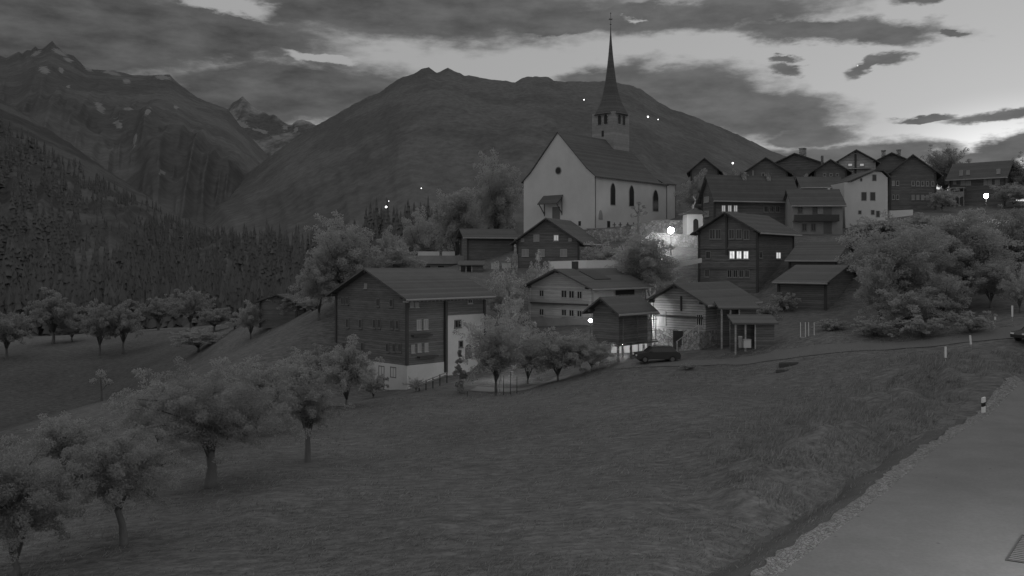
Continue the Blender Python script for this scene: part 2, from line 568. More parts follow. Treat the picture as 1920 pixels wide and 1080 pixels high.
GRASS = grass_material()
xs = np.concatenate([np.arange(-300, -80, 4), np.arange(-80, -30, 1.5), np.arange(-30, 66, 0.42), np.arange(66, 100, 1.5), np.arange(100, 300, 4)])
ys = np.concatenate([np.arange(-60, 10, 3), np.arange(10, 90, 0.42), np.arange(90, 180, 1.4), np.arange(180, 350, 4)])
X, Y = np.meshgrid(xs, ys)
tag(grid_mesh('ground', X, Y, ground(X, Y), GRASS), kind='structure')


def ribbon(name, L, R, m, dz, n=60, cols=6):
    """a strip between two ground lines, draped on the ground"""
    def res(P):
        P = np.array(P, float)
        d = np.concatenate([[0], np.cumsum(np.hypot(*np.diff(P, axis=0).T))])
        s = np.linspace(0, d[-1], n)
        return np.stack([np.interp(s, d, P[:, 0]), np.interp(s, d, P[:, 1])], 1)
    L, R = res(L), res(R)
    u = np.linspace(0, 1, cols)
    X = L[:, None, 0] * (1 - u) + R[:, None, 0] * u
    Y = L[:, None, 1] * (1 - u) + R[:, None, 1] * u
    return tag(grid_mesh(name, X, Y, ground(X, Y) + dz, m), kind='structure')


def offset(P, d):
    P = np.array(P, float)
    T = np.gradient(P, axis=0)
    T /= np.hypot(T[:, 0], T[:, 1])[:, None]
    return P + np.stack([T[:, 1], -T[:, 0]], 1) * d


ASPHALT = mat('asphalt', 0.165, rough=0.8, var=0.2, scale=0.8, fine=0.2, big=0.2, bigscale=0.22, spots=0.7, bump=0.1)
GRAVEL = mat('gravel_verge', 0.24, var=0.3, scale=3, fine=0.3, stones=9, bump=0.8)
LANE = mat('village_lane', 0.13, var=0.2, scale=0.5, fine=0.15)
# wobble the verge so that its edge is ragged
_s = np.linspace(0, 1, 500)
_d = np.concatenate([[0], np.cumsum(np.hypot(*np.diff(ROADL, axis=0).T))]) / np.sum(np.hypot(*np.diff(ROADL, axis=0).T))
VER = np.stack([np.interp(_s, _d, ROADL[:, 0]), np.interp(_s, _d, ROADL[:, 1])], 1)
rag = offset(VER, 0) - np.stack([vnoise(_s * 300, _s * 0, 1.1, 9) * 0.38 + 0.25 + vnoise(_s * 300, _s * 0, 12, 7) * 0.3, vnoise(_s * 300, _s * 0 + 50, 1.3, 8) * -0.38 - 0.25], 1)
ribbon('road', offset(VER, 0.45), offset(VER, 10.5), ASPHALT, 0.08, 260, 30)
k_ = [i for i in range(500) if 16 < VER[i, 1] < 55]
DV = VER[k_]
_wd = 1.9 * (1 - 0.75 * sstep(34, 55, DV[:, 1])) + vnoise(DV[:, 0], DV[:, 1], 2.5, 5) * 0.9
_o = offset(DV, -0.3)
ribbon('ditch', _o - (offset(DV, 1.0) - DV) * _wd[:, None], _o, mat('ditch_dark', 0.085, var=0.3, scale=2, fine=0.25, bump=0.5), 0.035, 220, 10)  # darker strip laid along the ditch, narrowing with distance
ribbon('gravel_verge', rag, offset(VER, 0.5), GRAVEL, 0.06, 420, 8)
LP = [at(1960, 628, 77), at(1880, 634, 77), at(1780, 652, 77), at(1660, 664, 78), at(1540, 676, 80), at(1420, 686, 81.5), at(1300, 690, 83), at(1225, 690, 84), at(1150, 700, 86)]
LP = [(p.x, p.y) for p in LP]
ribbon('village_road', LP, offset(LP, 2.6), LANE, 0.05, 90, 5)
PP = [at(880, 722, 88), at(930, 728, 87), at(985, 726, 86), at(1030, 714, 88), at(1075, 700, 92)]
PP = [(p.x, p.y) for p in PP]
ribbon('garden_path', PP, offset(PP, -2.2), mat('pale_path', 0.19, var=0.2, scale=0.8, fine=0.2), 0.05, 40, 5)

# ------------------------------------------------------------------ mountains
SNOWED = {}


def mountain(name, sky, dsky, dbase, zbase, m, amp, power=1.25, nv=70, step=3, jit=0.0, nscale=0.3, snow=None, seed=3):
    sky = sorted(sky)
    px = np.arange(sky[0][0], sky[-1][0] + step, step, float)
    py = np.interp(px, [p[0] for p in sky], [p[1] for p in sky])
    rs = np.random.RandomState(seed)
    py = py + jit * (vnoise(px, px * 0, 4, seed) * 2 + vnoise(px, px * 0, 9, seed + 1) * 3)
    s = np.linspace(0, 1, nv)
    Pm, S = np.meshgrid(px, s)
    D = dbase + (dsky - dbase) * S
    zs = CZ + (HY - py) / FPX * dsky
    ker = np.hanning(61 if step < 3 else 41)
    zsm = np.convolve(np.pad(zs, len(ker) // 2, 'edge'), ker / ker.sum(), 'valid')
    bl = S ** 6
    Z = zbase + (zsm[None] * (1 - bl) + zs[None] * bl - zbase) * S ** power
    X = (Pm - 960) / FPX * D
    L = nscale * dsky
    rid = sum((0.5 - np.abs(vnoise(Pm + 90 * S * math.sin(seed), S * (150 if k < 6 else 260), 110 / k, seed + k)) * 2) / k for k in (1, 2, 4, 8))
    env = np.sin(np.pi * np.clip(S, 0, 1)) * (1 - S) ** 0.9
    Z = Z + amp * rid * env
    # keep the crest the skyline
    lim = CZ + (HY - (py[None] + 1.5)) / FPX * D
    Z = np.where(S < 0.999, np.minimum(Z, lim), Z)
    # far side
    X = np.vstack([X, X[-1:] * 1.25])
    Y = np.vstack([D, D[-1:] * 1.25])
    Z2 = np.vstack([Z, np.full((1, len(px)), zbase)])
    o = tag(grid_mesh(name, X, Y, Z2, m), kind='structure')
    if snow:
        a = o.data.attributes.new('snow', 'FLOAT', 'POINT')
        v = np.zeros(X.shape)
        yy = HY - (Z2 - CZ) / np.maximum(Y, 1) * FPX
        pp = np.vstack([Pm, Pm[-1:]])
        for cx, cy, rx, ry, rot in snow:
            c_, s_ = math.cos(math.radians(rot)), math.sin(math.radians(rot))
            dx, dy = pp - cx, yy - cy
            u, w = (dx * c_ + dy * s_) / rx, (-dx * s_ + dy * c_) / ry
            v = np.maximum(v, 1.0 - np.hypot(u, w))
        v[-1] = 0
        a.data.foreach_set('value', v.ravel().astype(np.float32))
    zfun = lambda p, d: float(zbase + (np.interp(p, px, zsm) - zbase) * max(0.0, (d - dbase) / (dsky - dbase)) ** power)
    return o, zfun


def rock_material(name, grey, snow=False, scale=0.004, forest=0.5):
    m = bpy.data.materials.new(name)
    m.use_nodes = True
    t = m.node_tree
    t.nodes.clear()
    n = NT(t)
    out = n.node('ShaderNodeOutputMaterial')
    p = n.node('ShaderNodeBsdfPrincipled')
    p.inputs['Roughness'].default_value = 0.95
    p.inputs['Specular IOR Level'].default_value = 0.05
    co = n.node('ShaderNodeTexCoord').outputs['Object']
    mpn = n.node('ShaderNodeMapping')
    mpn.inputs['Scale'].default_value = (1, 0.3, 1)
    n.put(mpn.inputs[0], co)
    co = mpn.outputs[0]
    a = n.noise(co, scale, 7, 0.62)
    b = n.noise(co, scale * 14, 6, 0.7)
    f = n.smooth(a, 0.44, 0.58)
    k = n.m('ADD', 1.0 - forest, n.m('MULTIPLY', f, forest * 1.5))
    k = n.m('MULTIPLY', k, n.m('ADD', 0.3, n.m('MULTIPLY', b, 1.4)))
    col = n.m('MULTIPLY', k, grey)
    if snow:
        at_ = n.node('ShaderNodeAttribute', attribute_name='snow')
        sn = n.smooth(n.m('ADD', at_.outputs['Fac'], n.m('MULTIPLY', n.m('SUBTRACT', n.noise(co, scale * 11, 6, 0.7), 0.5), 2.6)), 0.22, 0.42)
        sn = n.m('MULTIPLY', sn, n.m('GREATER_THAN', at_.outputs['Fac'], 0.001))
        col = n.mix(sn, col, 0.19)
    n.put(p.inputs['Base Color'], col)
    bp = n.node('ShaderNodeBump')
    bp.inputs['Strength'].default_value = 0.25
    bp.inputs['Distance'].default_value = 0.05 / scale
    n.put(bp.inputs['Height'], n.m('ADD', a, n.m('MULTIPLY', b, 0.4)))
    n.put(p.inputs['Normal'], bp.outputs[0])
    n.put(out.inputs[0], p.outputs[0])
    return m


SK_FAR = [(380, 260), (428, 203), (436, 193), (446, 187), (455, 180), (462, 188), (475, 200), (485, 208), (495, 209), (505, 217), (513, 214), (520, 219), (530, 228), (540, 234), (548, 233), (556, 226), (566, 224), (575, 227), (590, 233), (640, 260), (700, 300)]
SK_LEFT = [(-160, 120), (-60, 95), (0, 104), (12, 109), (25, 102), (35, 97), (42, 101), (50, 94), (58, 95), (66, 87), (72, 92), (80, 91), (90, 83), (98, 77), (106, 86), (114, 93), (124, 101), (138, 104), (150, 117), (160, 126), (176, 131), (190, 131), (215, 133), (232, 136), (248, 141), (275, 142), (300, 140), (318, 140), (328, 150), (338, 159), (352, 170), (372, 184), (388, 191), (405, 196), (428, 205), (450, 235), (500, 290), (560, 340), (640, 400)]
SK_MID = [(180, 455), (280, 420), (360, 385), (420, 352), (480, 312), (530, 275), (570, 250), (600, 231), (622, 219), (640, 208), (662, 196), (680, 187), (700, 177), (712, 174), (730, 160), (745, 150), (755, 144), (775, 139), (790, 130), (804, 125), (818, 137), (828, 132), (840, 127), (852, 134), (870, 141), (890, 143), (920, 149), (948, 151), (966, 155), (980, 146), (990, 143), (1028, 144), (1038, 150), (1056, 153), (1100, 153), (1132, 152), (1160, 155), (1180, 160), (1200, 167), (1215, 176), (1235, 192), (1260, 205), (1290, 214), (1320, 226), (1360, 242), (1400, 260), (1440, 280), (1480, 296), (1540, 316), (1640, 340), (1800, 360)]
SK_SLOPE = [(-260, 60), (-100, 130), (0, 185), (60, 222), (130, 268), (200, 318), (270, 362), (340, 398), (420, 424), (500, 446), (600, 470), (700, 486)]
mountain('far_mountain', SK_FAR, 9000, 5500, 100, rock_material('far_rock', 0.17, True, 0.002), 300, 1.1, 60, 2, 0.5, 0.12,
         snow=[(450, 232, 26, 8, 20), (490, 245, 22, 5, 12), (520, 258, 16, 5, 10), (555, 243, 6, 8, 0), (440, 222, 10, 6, 30), (535, 240, 6, 6, 0), (570, 256, 12, 4, -20)], seed=5)
mountain('left_mountain', SK_LEFT, 5000, 900, -20, rock_material('mountain_rock', 0.10, True, 0.003, 0.2), 150, 1.15, 130, 2, 0.4, 0.16,
         snow=[(112, 98, 20, 7, 25), (128, 112, 12, 5, 25), (68, 100, 14, 5, -25), (83, 132, 14, 10, 30), (210, 137, 22, 5, 10), (238, 152, 12, 6, 10), (305, 145, 18, 6, 8), (188, 202, 16, 9, 45),
               (222, 233, 14, 9, 50), (277, 210, 6, 11, 30), (330, 201, 7, 5, 20), (253, 262, 4, 18, 12), (305, 323, 10, 6, 20), (115, 132, 6, 8, -30), (128, 163, 4, 4, 0), (165, 128, 12, 5, 30), (240, 204, 14, 4, 0)], seed=11)
_, zf_mid = mountain('mid_mountain', SK_MID, 2600, 300, -16, rock_material('wooded_mountain', 0.106, False, 0.006, 0.16), 18, 1.2, 120, 3, 0.7, 0.16, seed=21)
_, zf_slope = mountain('valley_slope', SK_SLOPE, 1500, 262, -18, rock_material('wooded_slope', 0.085, False, 0.012, 0.3), 35, 1.2, 80, 4, 0.8, 0.16, seed=31)

# ------------------------------------------------------------------ trees


def leaf_mesh(name, rng, cl, n, size, m, up=0.3):
    cl = np.array(cl)
    w = cl[:, 3] ** 1.7
    i = rng.choice(len(cl), n, p=w / w.sum())
    d = rng.normal(size=(n, 3))
    d /= np.linalg.norm(d, axis=1)[:, None]
    r = cl[i, 3] * (0.35 + 0.72 * rng.rand(n) ** 0.6)
    P = cl[i, :3] + d * r[:, None] * np.array([1, 1, 0.8])
    nrm = d * 0.5 + rng.normal(size=(n, 3)) * 0.9 + np.array([0, 0, up * 0.5])
    nrm /= np.linalg.norm(nrm, axis=1)[:, None]
    a = np.cross(nrm, rng.normal(size=(n, 3)))
    a /= np.linalg.norm(a, axis=1)[:, None]
    b = np.cross(nrm, a)
    s = size * (0.6 + 0.8 * rng.rand(n))[:, None]
    V = np.stack([P - a * s * 0.75, P - b * s * 0.4, P + a * s * 0.75, P + b * s * 0.4], 1).reshape(-1, 3)
    me = bpy.data.meshes.new(name)
    me.vertices.add(len(V))
    me.vertices.foreach_set('co', V.astype(np.float32).ravel())
    quads_to_mesh(me, np.arange(len(V)).reshape(-1, 4))
    me.materials.append(m)
    return me


def tree_data(key, seed, H, W, th, tr, n, leaf, m, ncl=30, shape='round', lean=0.0):
    """trunk mesh and crown mesh standing at the origin"""
    rng = np.random.RandomState(seed)
    cz, rz, rx = th + (H - th) * 0.5, (H - th) * 0.5, W * 0.5
    cl, limbs = [], []
    R0 = min(rx, rz)
    off = lambda z_: lean * (z_ / H)
    if shape == 'cone':
        for k in range(ncl):
            t = rng.rand()
            a = rng.rand() * 6.283
            q = 0.9 * rx * (1 - t) ** 0.8 * rng.rand() ** 0.5
            cl.append((q * math.cos(a), q * math.sin(a), th + t * (H - th) * 0.97, (0.16 + 0.16 * (1 - t)) * rx))
    else:
        start = np.array([0, 0, th + (0.28 if shape == 'oval' else 0.2) * (H - th)])
        for k in range(ncl):
            a = k * 2.399 + rng.uniform(-0.4, 0.4)
            e = (-0.85 if shape == 'open' else -0.7) + (1.8 if shape == 'open' else 1.66) * ((k + 0.5) / ncl) ** 0.9 + rng.uniform(-0.1, 0.1)
            e = min(max(e, -0.75), 0.98)
            ce = math.sqrt(max(0.0, 1 - e * e))
            wob = 1 + 0.16 * math.sin(a * 2 + seed) + 0.12 * math.sin(a * 3 + e * 4 + seed * 2)
            ln = rng.uniform(0.72, 1.06) * wob
            if shape == 'oval':
                sq = 1.1 - 0.45 * max(0, e)
            elif shape == 'open':
                sq = 1.12 - 0.1 * max(0, e)
            else:
                sq = 1.0
            tip = np.array([math.cos(a) * ce * rx * sq, math.sin(a) * ce * rx * sq, cz + e * rz]) * np.array([ln, ln, 1]) 
            tip[2] = min(cz + (tip[2] - cz) * ln, H * 1.02)
            pts = []
            for f in (0.22, 0.42, 0.60, 0.76, 0.90, 1.0):
                p = start + (tip - start) * f + rng.normal(size=3) * 0.05 * R0
                p[2] += 0.16 * rz * math.sin(math.pi * f) - (0.20 * rz * f ** 3 if shape == 'open' else 0.06 * rz * f ** 3)
                pts.append(p)
                r = R0 * (0.27 - 0.17 * f) * rng.uniform(0.8, 1.25)
                cl.append((p[0] + off(p[2]), p[1], max(p[2], th * (0.95 if f < 0.7 else 0.6) + 0.1), r))
            if k % max(1, ncl // 9) == 0:
                limbs.append(pts)
    tb = MB()
    top = Vector((lean * 0.6, 0, th + (H - th) * 0.35))
    base = Vector((0, 0, -0.4))
    mid = Vector((lean * 0.25 + 0.05, 0.04, th * 0.6))
    tb.tube([base, Vector((0, 0, 0.15)), mid, Vector((lean * 0.45, 0, th)), top], [tr * 1.5, tr * 1.15, tr * 0.9, tr * 0.8, tr * 0.4], 9)
    for pts in limbs:
        q = [Vector((lean * 0.4, 0, th * (0.82 + 0.2 * rng.rand())))] + [Vector((p[0] + off(p[2]), p[1], p[2])) for p in pts[::2]]
        tb.tube(q, [tr * 0.5, tr * 0.36, tr * 0.2, tr * 0.08], 5)
    tm = bpy.data.meshes.new('trunk')
    tm.from_pydata(tb.v, [], tb.f)
    tm.polygons.foreach_set('use_smooth', [True] * len(tm.polygons))
    tm.materials.append(BARK)
    cm = leaf_mesh('crown', rng, cl, n, leaf, m)
    return tm, cm, H, W


def put_tree(data, name, px, py, d, wpx, tpy, label, cat='tree', group=None, rz=0.0, snap=True):
    """tree with its foot under photo column px, crown wpx wide and top at row tpy"""
    tm, cm, H, W = data
    p = at(px, py, d)
    z = gz(p.x, p.y) if snap else p.z
    h = CZ + (HY - tpy) / FPX * d - z
    o = empty(name, (p.x, p.y, z), rz, label, cat, group)
    s = wpx / FPX * d / W
    o.scale = (s, s, h / H)
    link('trunk', tm, None, o)
    link('crown', cm, None, o)
    return o


# near orchard, each tree its own
put_tree(tree_data('n1', 1, 6.8, 7.8, 1.5, 0.26, 90000, 0.06, LEAFO, 46, 'open'), 'apple_tree', 395, 908, 46, 290, 668, 'broad old apple tree with thick trunk, largest of the near meadow orchard', 'tree', 'orchard trees in the near meadow')
put_tree(tree_data('n2', 2, 5.5, 3.7, 1.6, 0.17, 28000, 0.06, LEAFO, 26, 'oval'), 'apple_tree', 577, 868, 53, 122, 697, 'slim young fruit tree standing alone on the open meadow beside the broad apple tree', 'tree', 'orchard trees in the near meadow', 1.0)
put_tree(tree_data('n3', 3, 5.3, 5.2, 1.4, 0.15, 64000, 0.05, LEAFO, 38, 'open', -0.5), 'apple_tree', 232, 1024, 36, 250, 775, 'leaning fruit tree with slanting trunk, closest orchard tree to the camera', 'tree', 'orchard trees in the near meadow')
put_tree(tree_data('n4', 4, 4.8, 3.9, 0.5, 0.12, 52000, 0.05, LEAFO, 36, 'oval'), 'fruit_bush', 28, 1066, 33.5, 225, 822, 'tall tangled bush at the picture edge beside the leaning fruit tree', 'bush', None)
TM = [tree_data('m%d' % k, 40 + k, 8, 7, 0.9, 0.13, 22000, 0.125, LEAF, 34, ('round', 'oval', 'round', 'open')[k]) for k in range(4)]
TV = [tree_data('v%d' % k, 60 + k, 8, 8, 1.5, 0.2, 16000, 0.15, LEAFO, 30, ('round', 'oval', 'round')[k]) for k in range(3)]
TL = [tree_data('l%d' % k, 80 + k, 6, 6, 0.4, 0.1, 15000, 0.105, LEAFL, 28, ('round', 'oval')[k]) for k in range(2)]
TB = [tree_data('b%d' % k, 90 + k, 12, 10, 0.8, 0.25, 48000, 0.145, LEAF, 52, ('round', 'oval')[k]) for k in range(2)]
TD = tree_data('d', 97, 12, 10, 0.8, 0.25, 38000, 0.15, LEAFD, 44, 'round')
CON = tree_data('c', 99, 4, 1.9, 0.4, 0.06, 1500, 0.16, LEAFD, 26, 'cone')
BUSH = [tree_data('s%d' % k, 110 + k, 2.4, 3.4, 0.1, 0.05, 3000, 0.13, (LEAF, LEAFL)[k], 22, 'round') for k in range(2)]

GO = 'orchard trees in the near meadow'
for a in [(TM[3], 300, 838, 61, 150, 672, 'fruit tree half hidden behind the broad apple tree, above the leaning one'),
          (TM[0], 480, 806, 66, 170, 655, 'round fruit tree behind the gap between broad apple tree and young tree'),
          (TM[1], 650, 770, 82, 120, 628, 'fruit tree in front of the big chalet\'s lower gable wall'),
          (TM[2], 560, 742, 84, 130, 648, 'low round fruit tree on the grass bank beside the big chalet'),
          (TM[0], 120, 850, 62, 150, 762, 'low spreading tree behind the leaning fruit tree at the terrace edge')]:
    put_tree(a[0], 'fruit_tree', *a[1:6], a[6], 'tree', GO, rz=a[1] * 0.1)
GV = 'orchard trees on the far valley field'
for a in [(TV[0], 12, 668, 178, 100, 572, 'valley field tree cut by the picture edge, darkest and lowest of the row'),
          (TV[1], 100, 645, 196, 110, 543, 'tall oval tree on the valley field, next to the picture edge tree'),
          (TV[0], 135, 642, 198, 70, 598, 'short round tree tucked under the tall oval valley tree'),
          (TV[2], 187, 667, 180, 82, 556, 'valley field tree with forked bare trunk and twin rounded tops'),
          (TV[1], 231, 664, 181, 86, 565, 'valley field tree with two wide spread limbs below its crown'),
          (TV[0], 297, 622, 218, 88, 550, 'valley field tree on the bright grass strip under the conifers'),
          (TV[2], 357, 625, 205, 90, 535, 'tallest broad tree at the upper end of the valley field row'),
          (TV[0], 402, 640, 188, 90, 572, 'pale round tree at the end of the valley row, nearest the hut'),
          (TV[1], 440, 668, 152, 55, 603, 'slender tree with thin dark trunk on the slope below the hut'),
          (TM[2], 372, 668, 150, 110, 612, 'wide low bush like tree on the slope below the valley row')]:
    put_tree(a[0], 'valley_tree', *a[1:6], a[6], 'tree', GV, rz=a[1] * 0.07)
# the lone, nearly bare sapling in the field
b = MB()
b.tube([(0, 0, -0.3), (0.05, 0, 2.2), (-0.1, 0, 4.2), (0, 0, 6.0)], [0.2, 0.15, 0.1, 0.03], 6)
b.tube([(0, 0, 2.9), (0.8, 0.1, 3.9), (1.7, 0.1, 4.1)], [0.09, 0.06, 0.02], 5)
b.tube([(0, 0, 3.5), (-0.8, 0.1, 4.3), (-1.5, -0.2, 4.4)], [0.07, 0.05, 0.02], 5)
p = at(190, 768, 140)
o = empty('bare_tree', (p.x, p.y, gz(p.x, p.y)), 0, 'spindly half bare tree standing alone in the middle of the valley field', 'tree')
b.build('trunk', BARK, o)
link('crown', leaf_mesh('crown', np.random.RandomState(8), [(0.8, 0, 4.4, 0.7), (0, 0, 5.6, 0.9), (-1.2, 0, 4.6, 0.6), (1.6, 0, 4.3, 0.4)], 260, 0.22, LEAF), None, o)

for a in [(TB[0], 'broadleaf_tree', 640, 590, 113, 140, 394, 'huge rounded tree towering behind the big chalet\'s ridge'),
          (TB[1], 'broadleaf_tree', 598, 600, 110, 95, 462, 'shoulder tree leaning against the huge rounded tree, on its meadow side'),
          (TM[1], 'broadleaf_tree', 748, 520, 117, 98, 450, 'domed tree right behind the big chalet roof ridge'),
          (TM[1], 'broadleaf_tree', 728, 505, 128, 62, 422, 'thin feathery tree rising between the huge tree and the domed tree'),
          (TB[1], 'broadleaf_tree', 1205, 545, 117, 138, 422, 'tall dark tree in front of the lit stone churchyard wall'),
          (TM[0], 'broadleaf_tree', 1140, 497, 125, 95, 446, 'round tree behind the middle chalet roof, below the church'),
          (TB[0], 'broadleaf_tree', 930, 450, 176, 105, 278, 'steep crowned tall tree beside the church gable, against the mountain'),
          (TB[1], 'broadleaf_tree', 858, 452, 182, 110, 335, 'broad tree next to the steep crowned one, above the dark barn'),
          (TB[0], 'broadleaf_tree', 790, 462, 190, 100, 385, 'lower tree of the knoll, above the flat roofed shed'),
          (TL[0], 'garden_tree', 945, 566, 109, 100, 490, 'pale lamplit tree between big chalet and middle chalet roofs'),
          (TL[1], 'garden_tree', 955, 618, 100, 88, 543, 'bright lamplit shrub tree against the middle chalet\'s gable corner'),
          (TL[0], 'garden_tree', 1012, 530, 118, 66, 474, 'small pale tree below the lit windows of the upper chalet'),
          (TM[2], 'garden_tree', 930, 726, 87, 135, 578, 'big bushy garden tree beside the white plastered wall of the big chalet'),
          (TM[0], 'garden_tree', 1046, 716, 88, 135, 604, 'round garden tree with visible dark trunk below the middle chalet'),
          (TM[3], 'garden_tree', 1110, 704, 88, 92, 622, 'garden tree before the raised granary, at the end of the pale path'),
          (TM[1], 'garden_tree', 990, 716, 91, 95, 622, 'narrow garden tree squeezed between the bushy one and the round one'),
          (TB[0], 'hillside_tree', 1690, 612, 91, 190, 392, 'broad tree filling the slope beside the lower barn'),
          (TB[1], 'hillside_tree', 1806, 606, 96, 200, 376, 'biggest hillside tree, under the bright street lamp of the ridge'),
          (TD, 'hillside_tree', 1908, 590, 100, 110, 372, 'dark tall tree at the picture edge above the parked car'),
          (TM[0], 'hillside_tree', 1650, 618, 88, 96, 470, 'lower round tree closest to the lower barn gable'),
          (TM[2], 'hillside_tree', 1765, 612, 87, 110, 500, 'squat tree at the foot of the biggest hillside tree'),
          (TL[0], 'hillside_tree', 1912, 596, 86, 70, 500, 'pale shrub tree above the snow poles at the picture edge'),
          (TM[1], 'hillside_tree', 1735, 600, 94, 130, 440, 'tree closing the gap between the two broad hillside crowns'),
          (TM[0], 'hillside_tree', 1858, 606, 90, 120, 470, 'full low tree below the dark tall tree at the picture edge'),
          (TM[3], 'hillside_tree', 1700, 628, 85, 130, 525, 'low spreading tree skirting the broad tree by the lower barn'),
          (TM[0], 'hillside_tree', 1630, 560, 108, 70, 440, 'narrow tree right behind the upper barn gable'),
          (TM[1], 'ridge_tree', 1312, 368, 160, 74, 316, 'bushy tree hiding the wall of the chalet beyond the churchyard'),
          (TM[2], 'ridge_tree', 1388, 352, 158, 60, 318, 'tree between the chalet beyond the churchyard and the steep roofed chalet'),
          (TM[0], 'ridge_tree', 1512, 352, 160, 62, 318, 'tree below the ridge chalet with the square chimney'),
          (TM[3], 'ridge_tree', 1766, 402, 145, 60, 345, 'tree at the dark ridge chalet\'s balcony side corner'),
          (TM[2], 'ridge_tree', 1900, 410, 146, 90, 340, 'rounded tree filling the gap beyond the balcony chalet'),
          (TD, 'ridge_tree', 1772, 385, 166, 88, 265, 'bushy tree standing on the skyline between two ridge chalets'),
          (TD, 'ridge_tree', 1922, 392, 152, 66, 280, 'dark skyline tree at the picture edge beside the balcony chalet'),
          (TM[3], 'ridge_tree', 1650, 446, 128, 90, 404, 'loose garden tree in front of the tall white house'),
          (TM[1], 'ridge_tree', 1730, 450, 124, 90, 398, 'tree at the foot of the dark ridge chalet, above the hillside'),
          (TM[0], 'ridge_tree', 1335, 348, 196, 80, 312, 'small hazy tree on the ridge between two dark roofs behind the church'),
          (TM[1], 'hut_tree', 470, 606, 134, 66, 562, 'tree covering the hut\'s valley side wall'),
          (TM[2], 'hut_tree', 548, 596, 134, 80, 548, 'tree behind the hut roof, uphill side'),
          (TM[0], 'hut_tree', 585, 590, 128, 60, 555, 'bushy tree between the hut and the huge rounded tree'),
          ]:
    put_tree(a[0], a[1], *a[2:7], a[7], 'tree', rz=a[2] * 0.13)
put_tree(CON, 'young_conifer', 862, 724, 87, 34, 652, 'small young conifer in front of the white wall\'s arched door', 'tree')
GB = 'shrubs around the village'
for a in [(BUSH[0], 700, 720, 92, 70, 690, 'shrub below the big chalet\'s two stone base windows'),
          (BUSH[1], 780, 728, 91, 40, 706, 'pale shrub at the lit corner of the big chalet\'s base'),
          (BUSH[1], 1222, 560, 104, 44, 534, 'bright lamplit shrub between middle chalet and the lit log house'),
          (BUSH[0], 1470, 585, 104, 60, 545, 'shrub between the tall log house and the lower barn'),
          (BUSH[0], 1440, 600, 100, 50, 566, 'shrub above the lean to roofs of the lit log house'),
          (BUSH[0], 1560, 632, 88, 80, 596, 'shrub on the bank behind the white poles'),
          (BUSH[0], 1640, 636, 83, 100, 590, 'wide shrub on the bank below the lower round hillside tree'),
          (BUSH[0], 1730, 630, 81, 110, 585, 'wide shrub on the bank below the squat hillside tree'),
          (BUSH[0], 1820, 622, 80, 90, 578, 'shrub on the bank just above the upper snow pole'),
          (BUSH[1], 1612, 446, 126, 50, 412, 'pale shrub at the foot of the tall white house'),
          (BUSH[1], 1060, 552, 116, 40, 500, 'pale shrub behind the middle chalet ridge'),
          (BUSH[0], 600, 668, 100, 60, 640, 'shrub on the grass bank at the big chalet\'s valley corner'),
          (BUSH[0], 1290, 690, 82, 40, 680, 'low shrub on the lane edge beside the parked hatchback')]:
    put_tree(a[0], 'garden_shrub', *a[1:6], a[6], 'shrub', GB, rz=a[1])

# conifer forest across the valley: one far-off mass
rng = np.random.RandomState(77)
V, F = [], []
cnt = 0
for k in range(5200):
    px = rng.uniform(-60, 960)
    d = 268 + (900 if k % 2 else 1150) * rng.rand() ** (1.7 if k % 2 else 1.0)
    if d > 620 + max(0, 540 - px) * 2.2 + 90 * vnoise(px, 0, 40, 17):
        continue
    if k % 2 == 0 and (px < 180 or vnoise(px, d * 0.5, 90, 4) < -0.14):
        continue
    z = max(zf_mid(px, d), zf_slope(px, d) if px < 700 else -99)
    x = (px - 960) / FPX * d
    if px > 560 and d < 330:
        continue
    h = rng.uniform(11, 22)
    r = h * rng.uniform(0.13, 0.19)
    for j in range(8):
        z0 = z - 1 + h * (0.02 + 0.118 * j)
        z1 = z - 1 + h * min(1.0, 0.25 + 0.112 * j)
        rr = r * (1 - j / 8.6)
        b0 = len(V)
        n_ = 8
        ph = rng.rand() * 6
        for q in range(n_):
            f_ = rr * rng.uniform(0.45, 1.3)
            V.append((x + f_ * math.cos(ph + q * 2 * math.pi / n_), d + f_ * math.sin(ph + q * 2 * math.pi / n_), z0 - rng.uniform(-0.02, 0.06) * h))
        V.append((x, d, z1))
        for q in range(n_):
            F.append((b0 + q, b0 + (q + 1) % n_, b0 + n_))
me = bpy.data.meshes.new('forest')
me.from_pydata(V, [], F)
tag(link('forest', me, CONIF), 'dark conifer forest covering the slope across the valley', 'forest', None, 'stuff')

# grass tufts on the near meadow
n_ = 60000
px = rng.uniform(-60, 1800, n_)
dd = 25 + 62 * rng.rand(n_) ** 1.35
gx, gy = (px - 960) / FPX * dd, dd
keep = (road_dist(gx, gy) < -0.5)
gx, gy, dd = gx[keep], gy[keep], dd[keep]
patch = vnoise(gx * 0.7 - gy * 0.4, gx * 0.9 + gy * 1.3, 2.2, 44) + 0.5
keep = rng.rand(len(gx)) < patch * 1.5
gx, gy, dd = gx[keep], gy[keep], dd[keep]
m_ = 60000                                   # rough growth on the bank beside the lane
bx, by = rng.uniform(10, 48, m_), rng.uniform(32, 74, m_)
brd = road_dist(bx, by)
kb = (brd < -1.6) & (brd > -13) & (vnoise(bx, by, 1.4, 12) > -0.12) & (rng.rand(m_) < np.exp(-((brd + 5) / 5.0) ** 2))
nb = int(kb.sum())
gx, gy, dd = np.concatenate([gx, bx[kb]]), np.concatenate([gy, by[kb]]), np.concatenate([dd, by[kb]])
keep = np.concatenate([np.flatnonzero(keep), np.full(nb, 0)])
n_ = len(gx)
gzv = ground(gx, gy)
hh = rng.uniform(0.05, 0.17, n_) * (0.6 + 0.8 * patch[keep])
hh[n_ - nb:] = rng.uniform(0.12, 0.42, nb) * np.where(rng.rand(nb) < 0.12, 1.7, 1.0)
an = rng.rand(n_) * np.pi
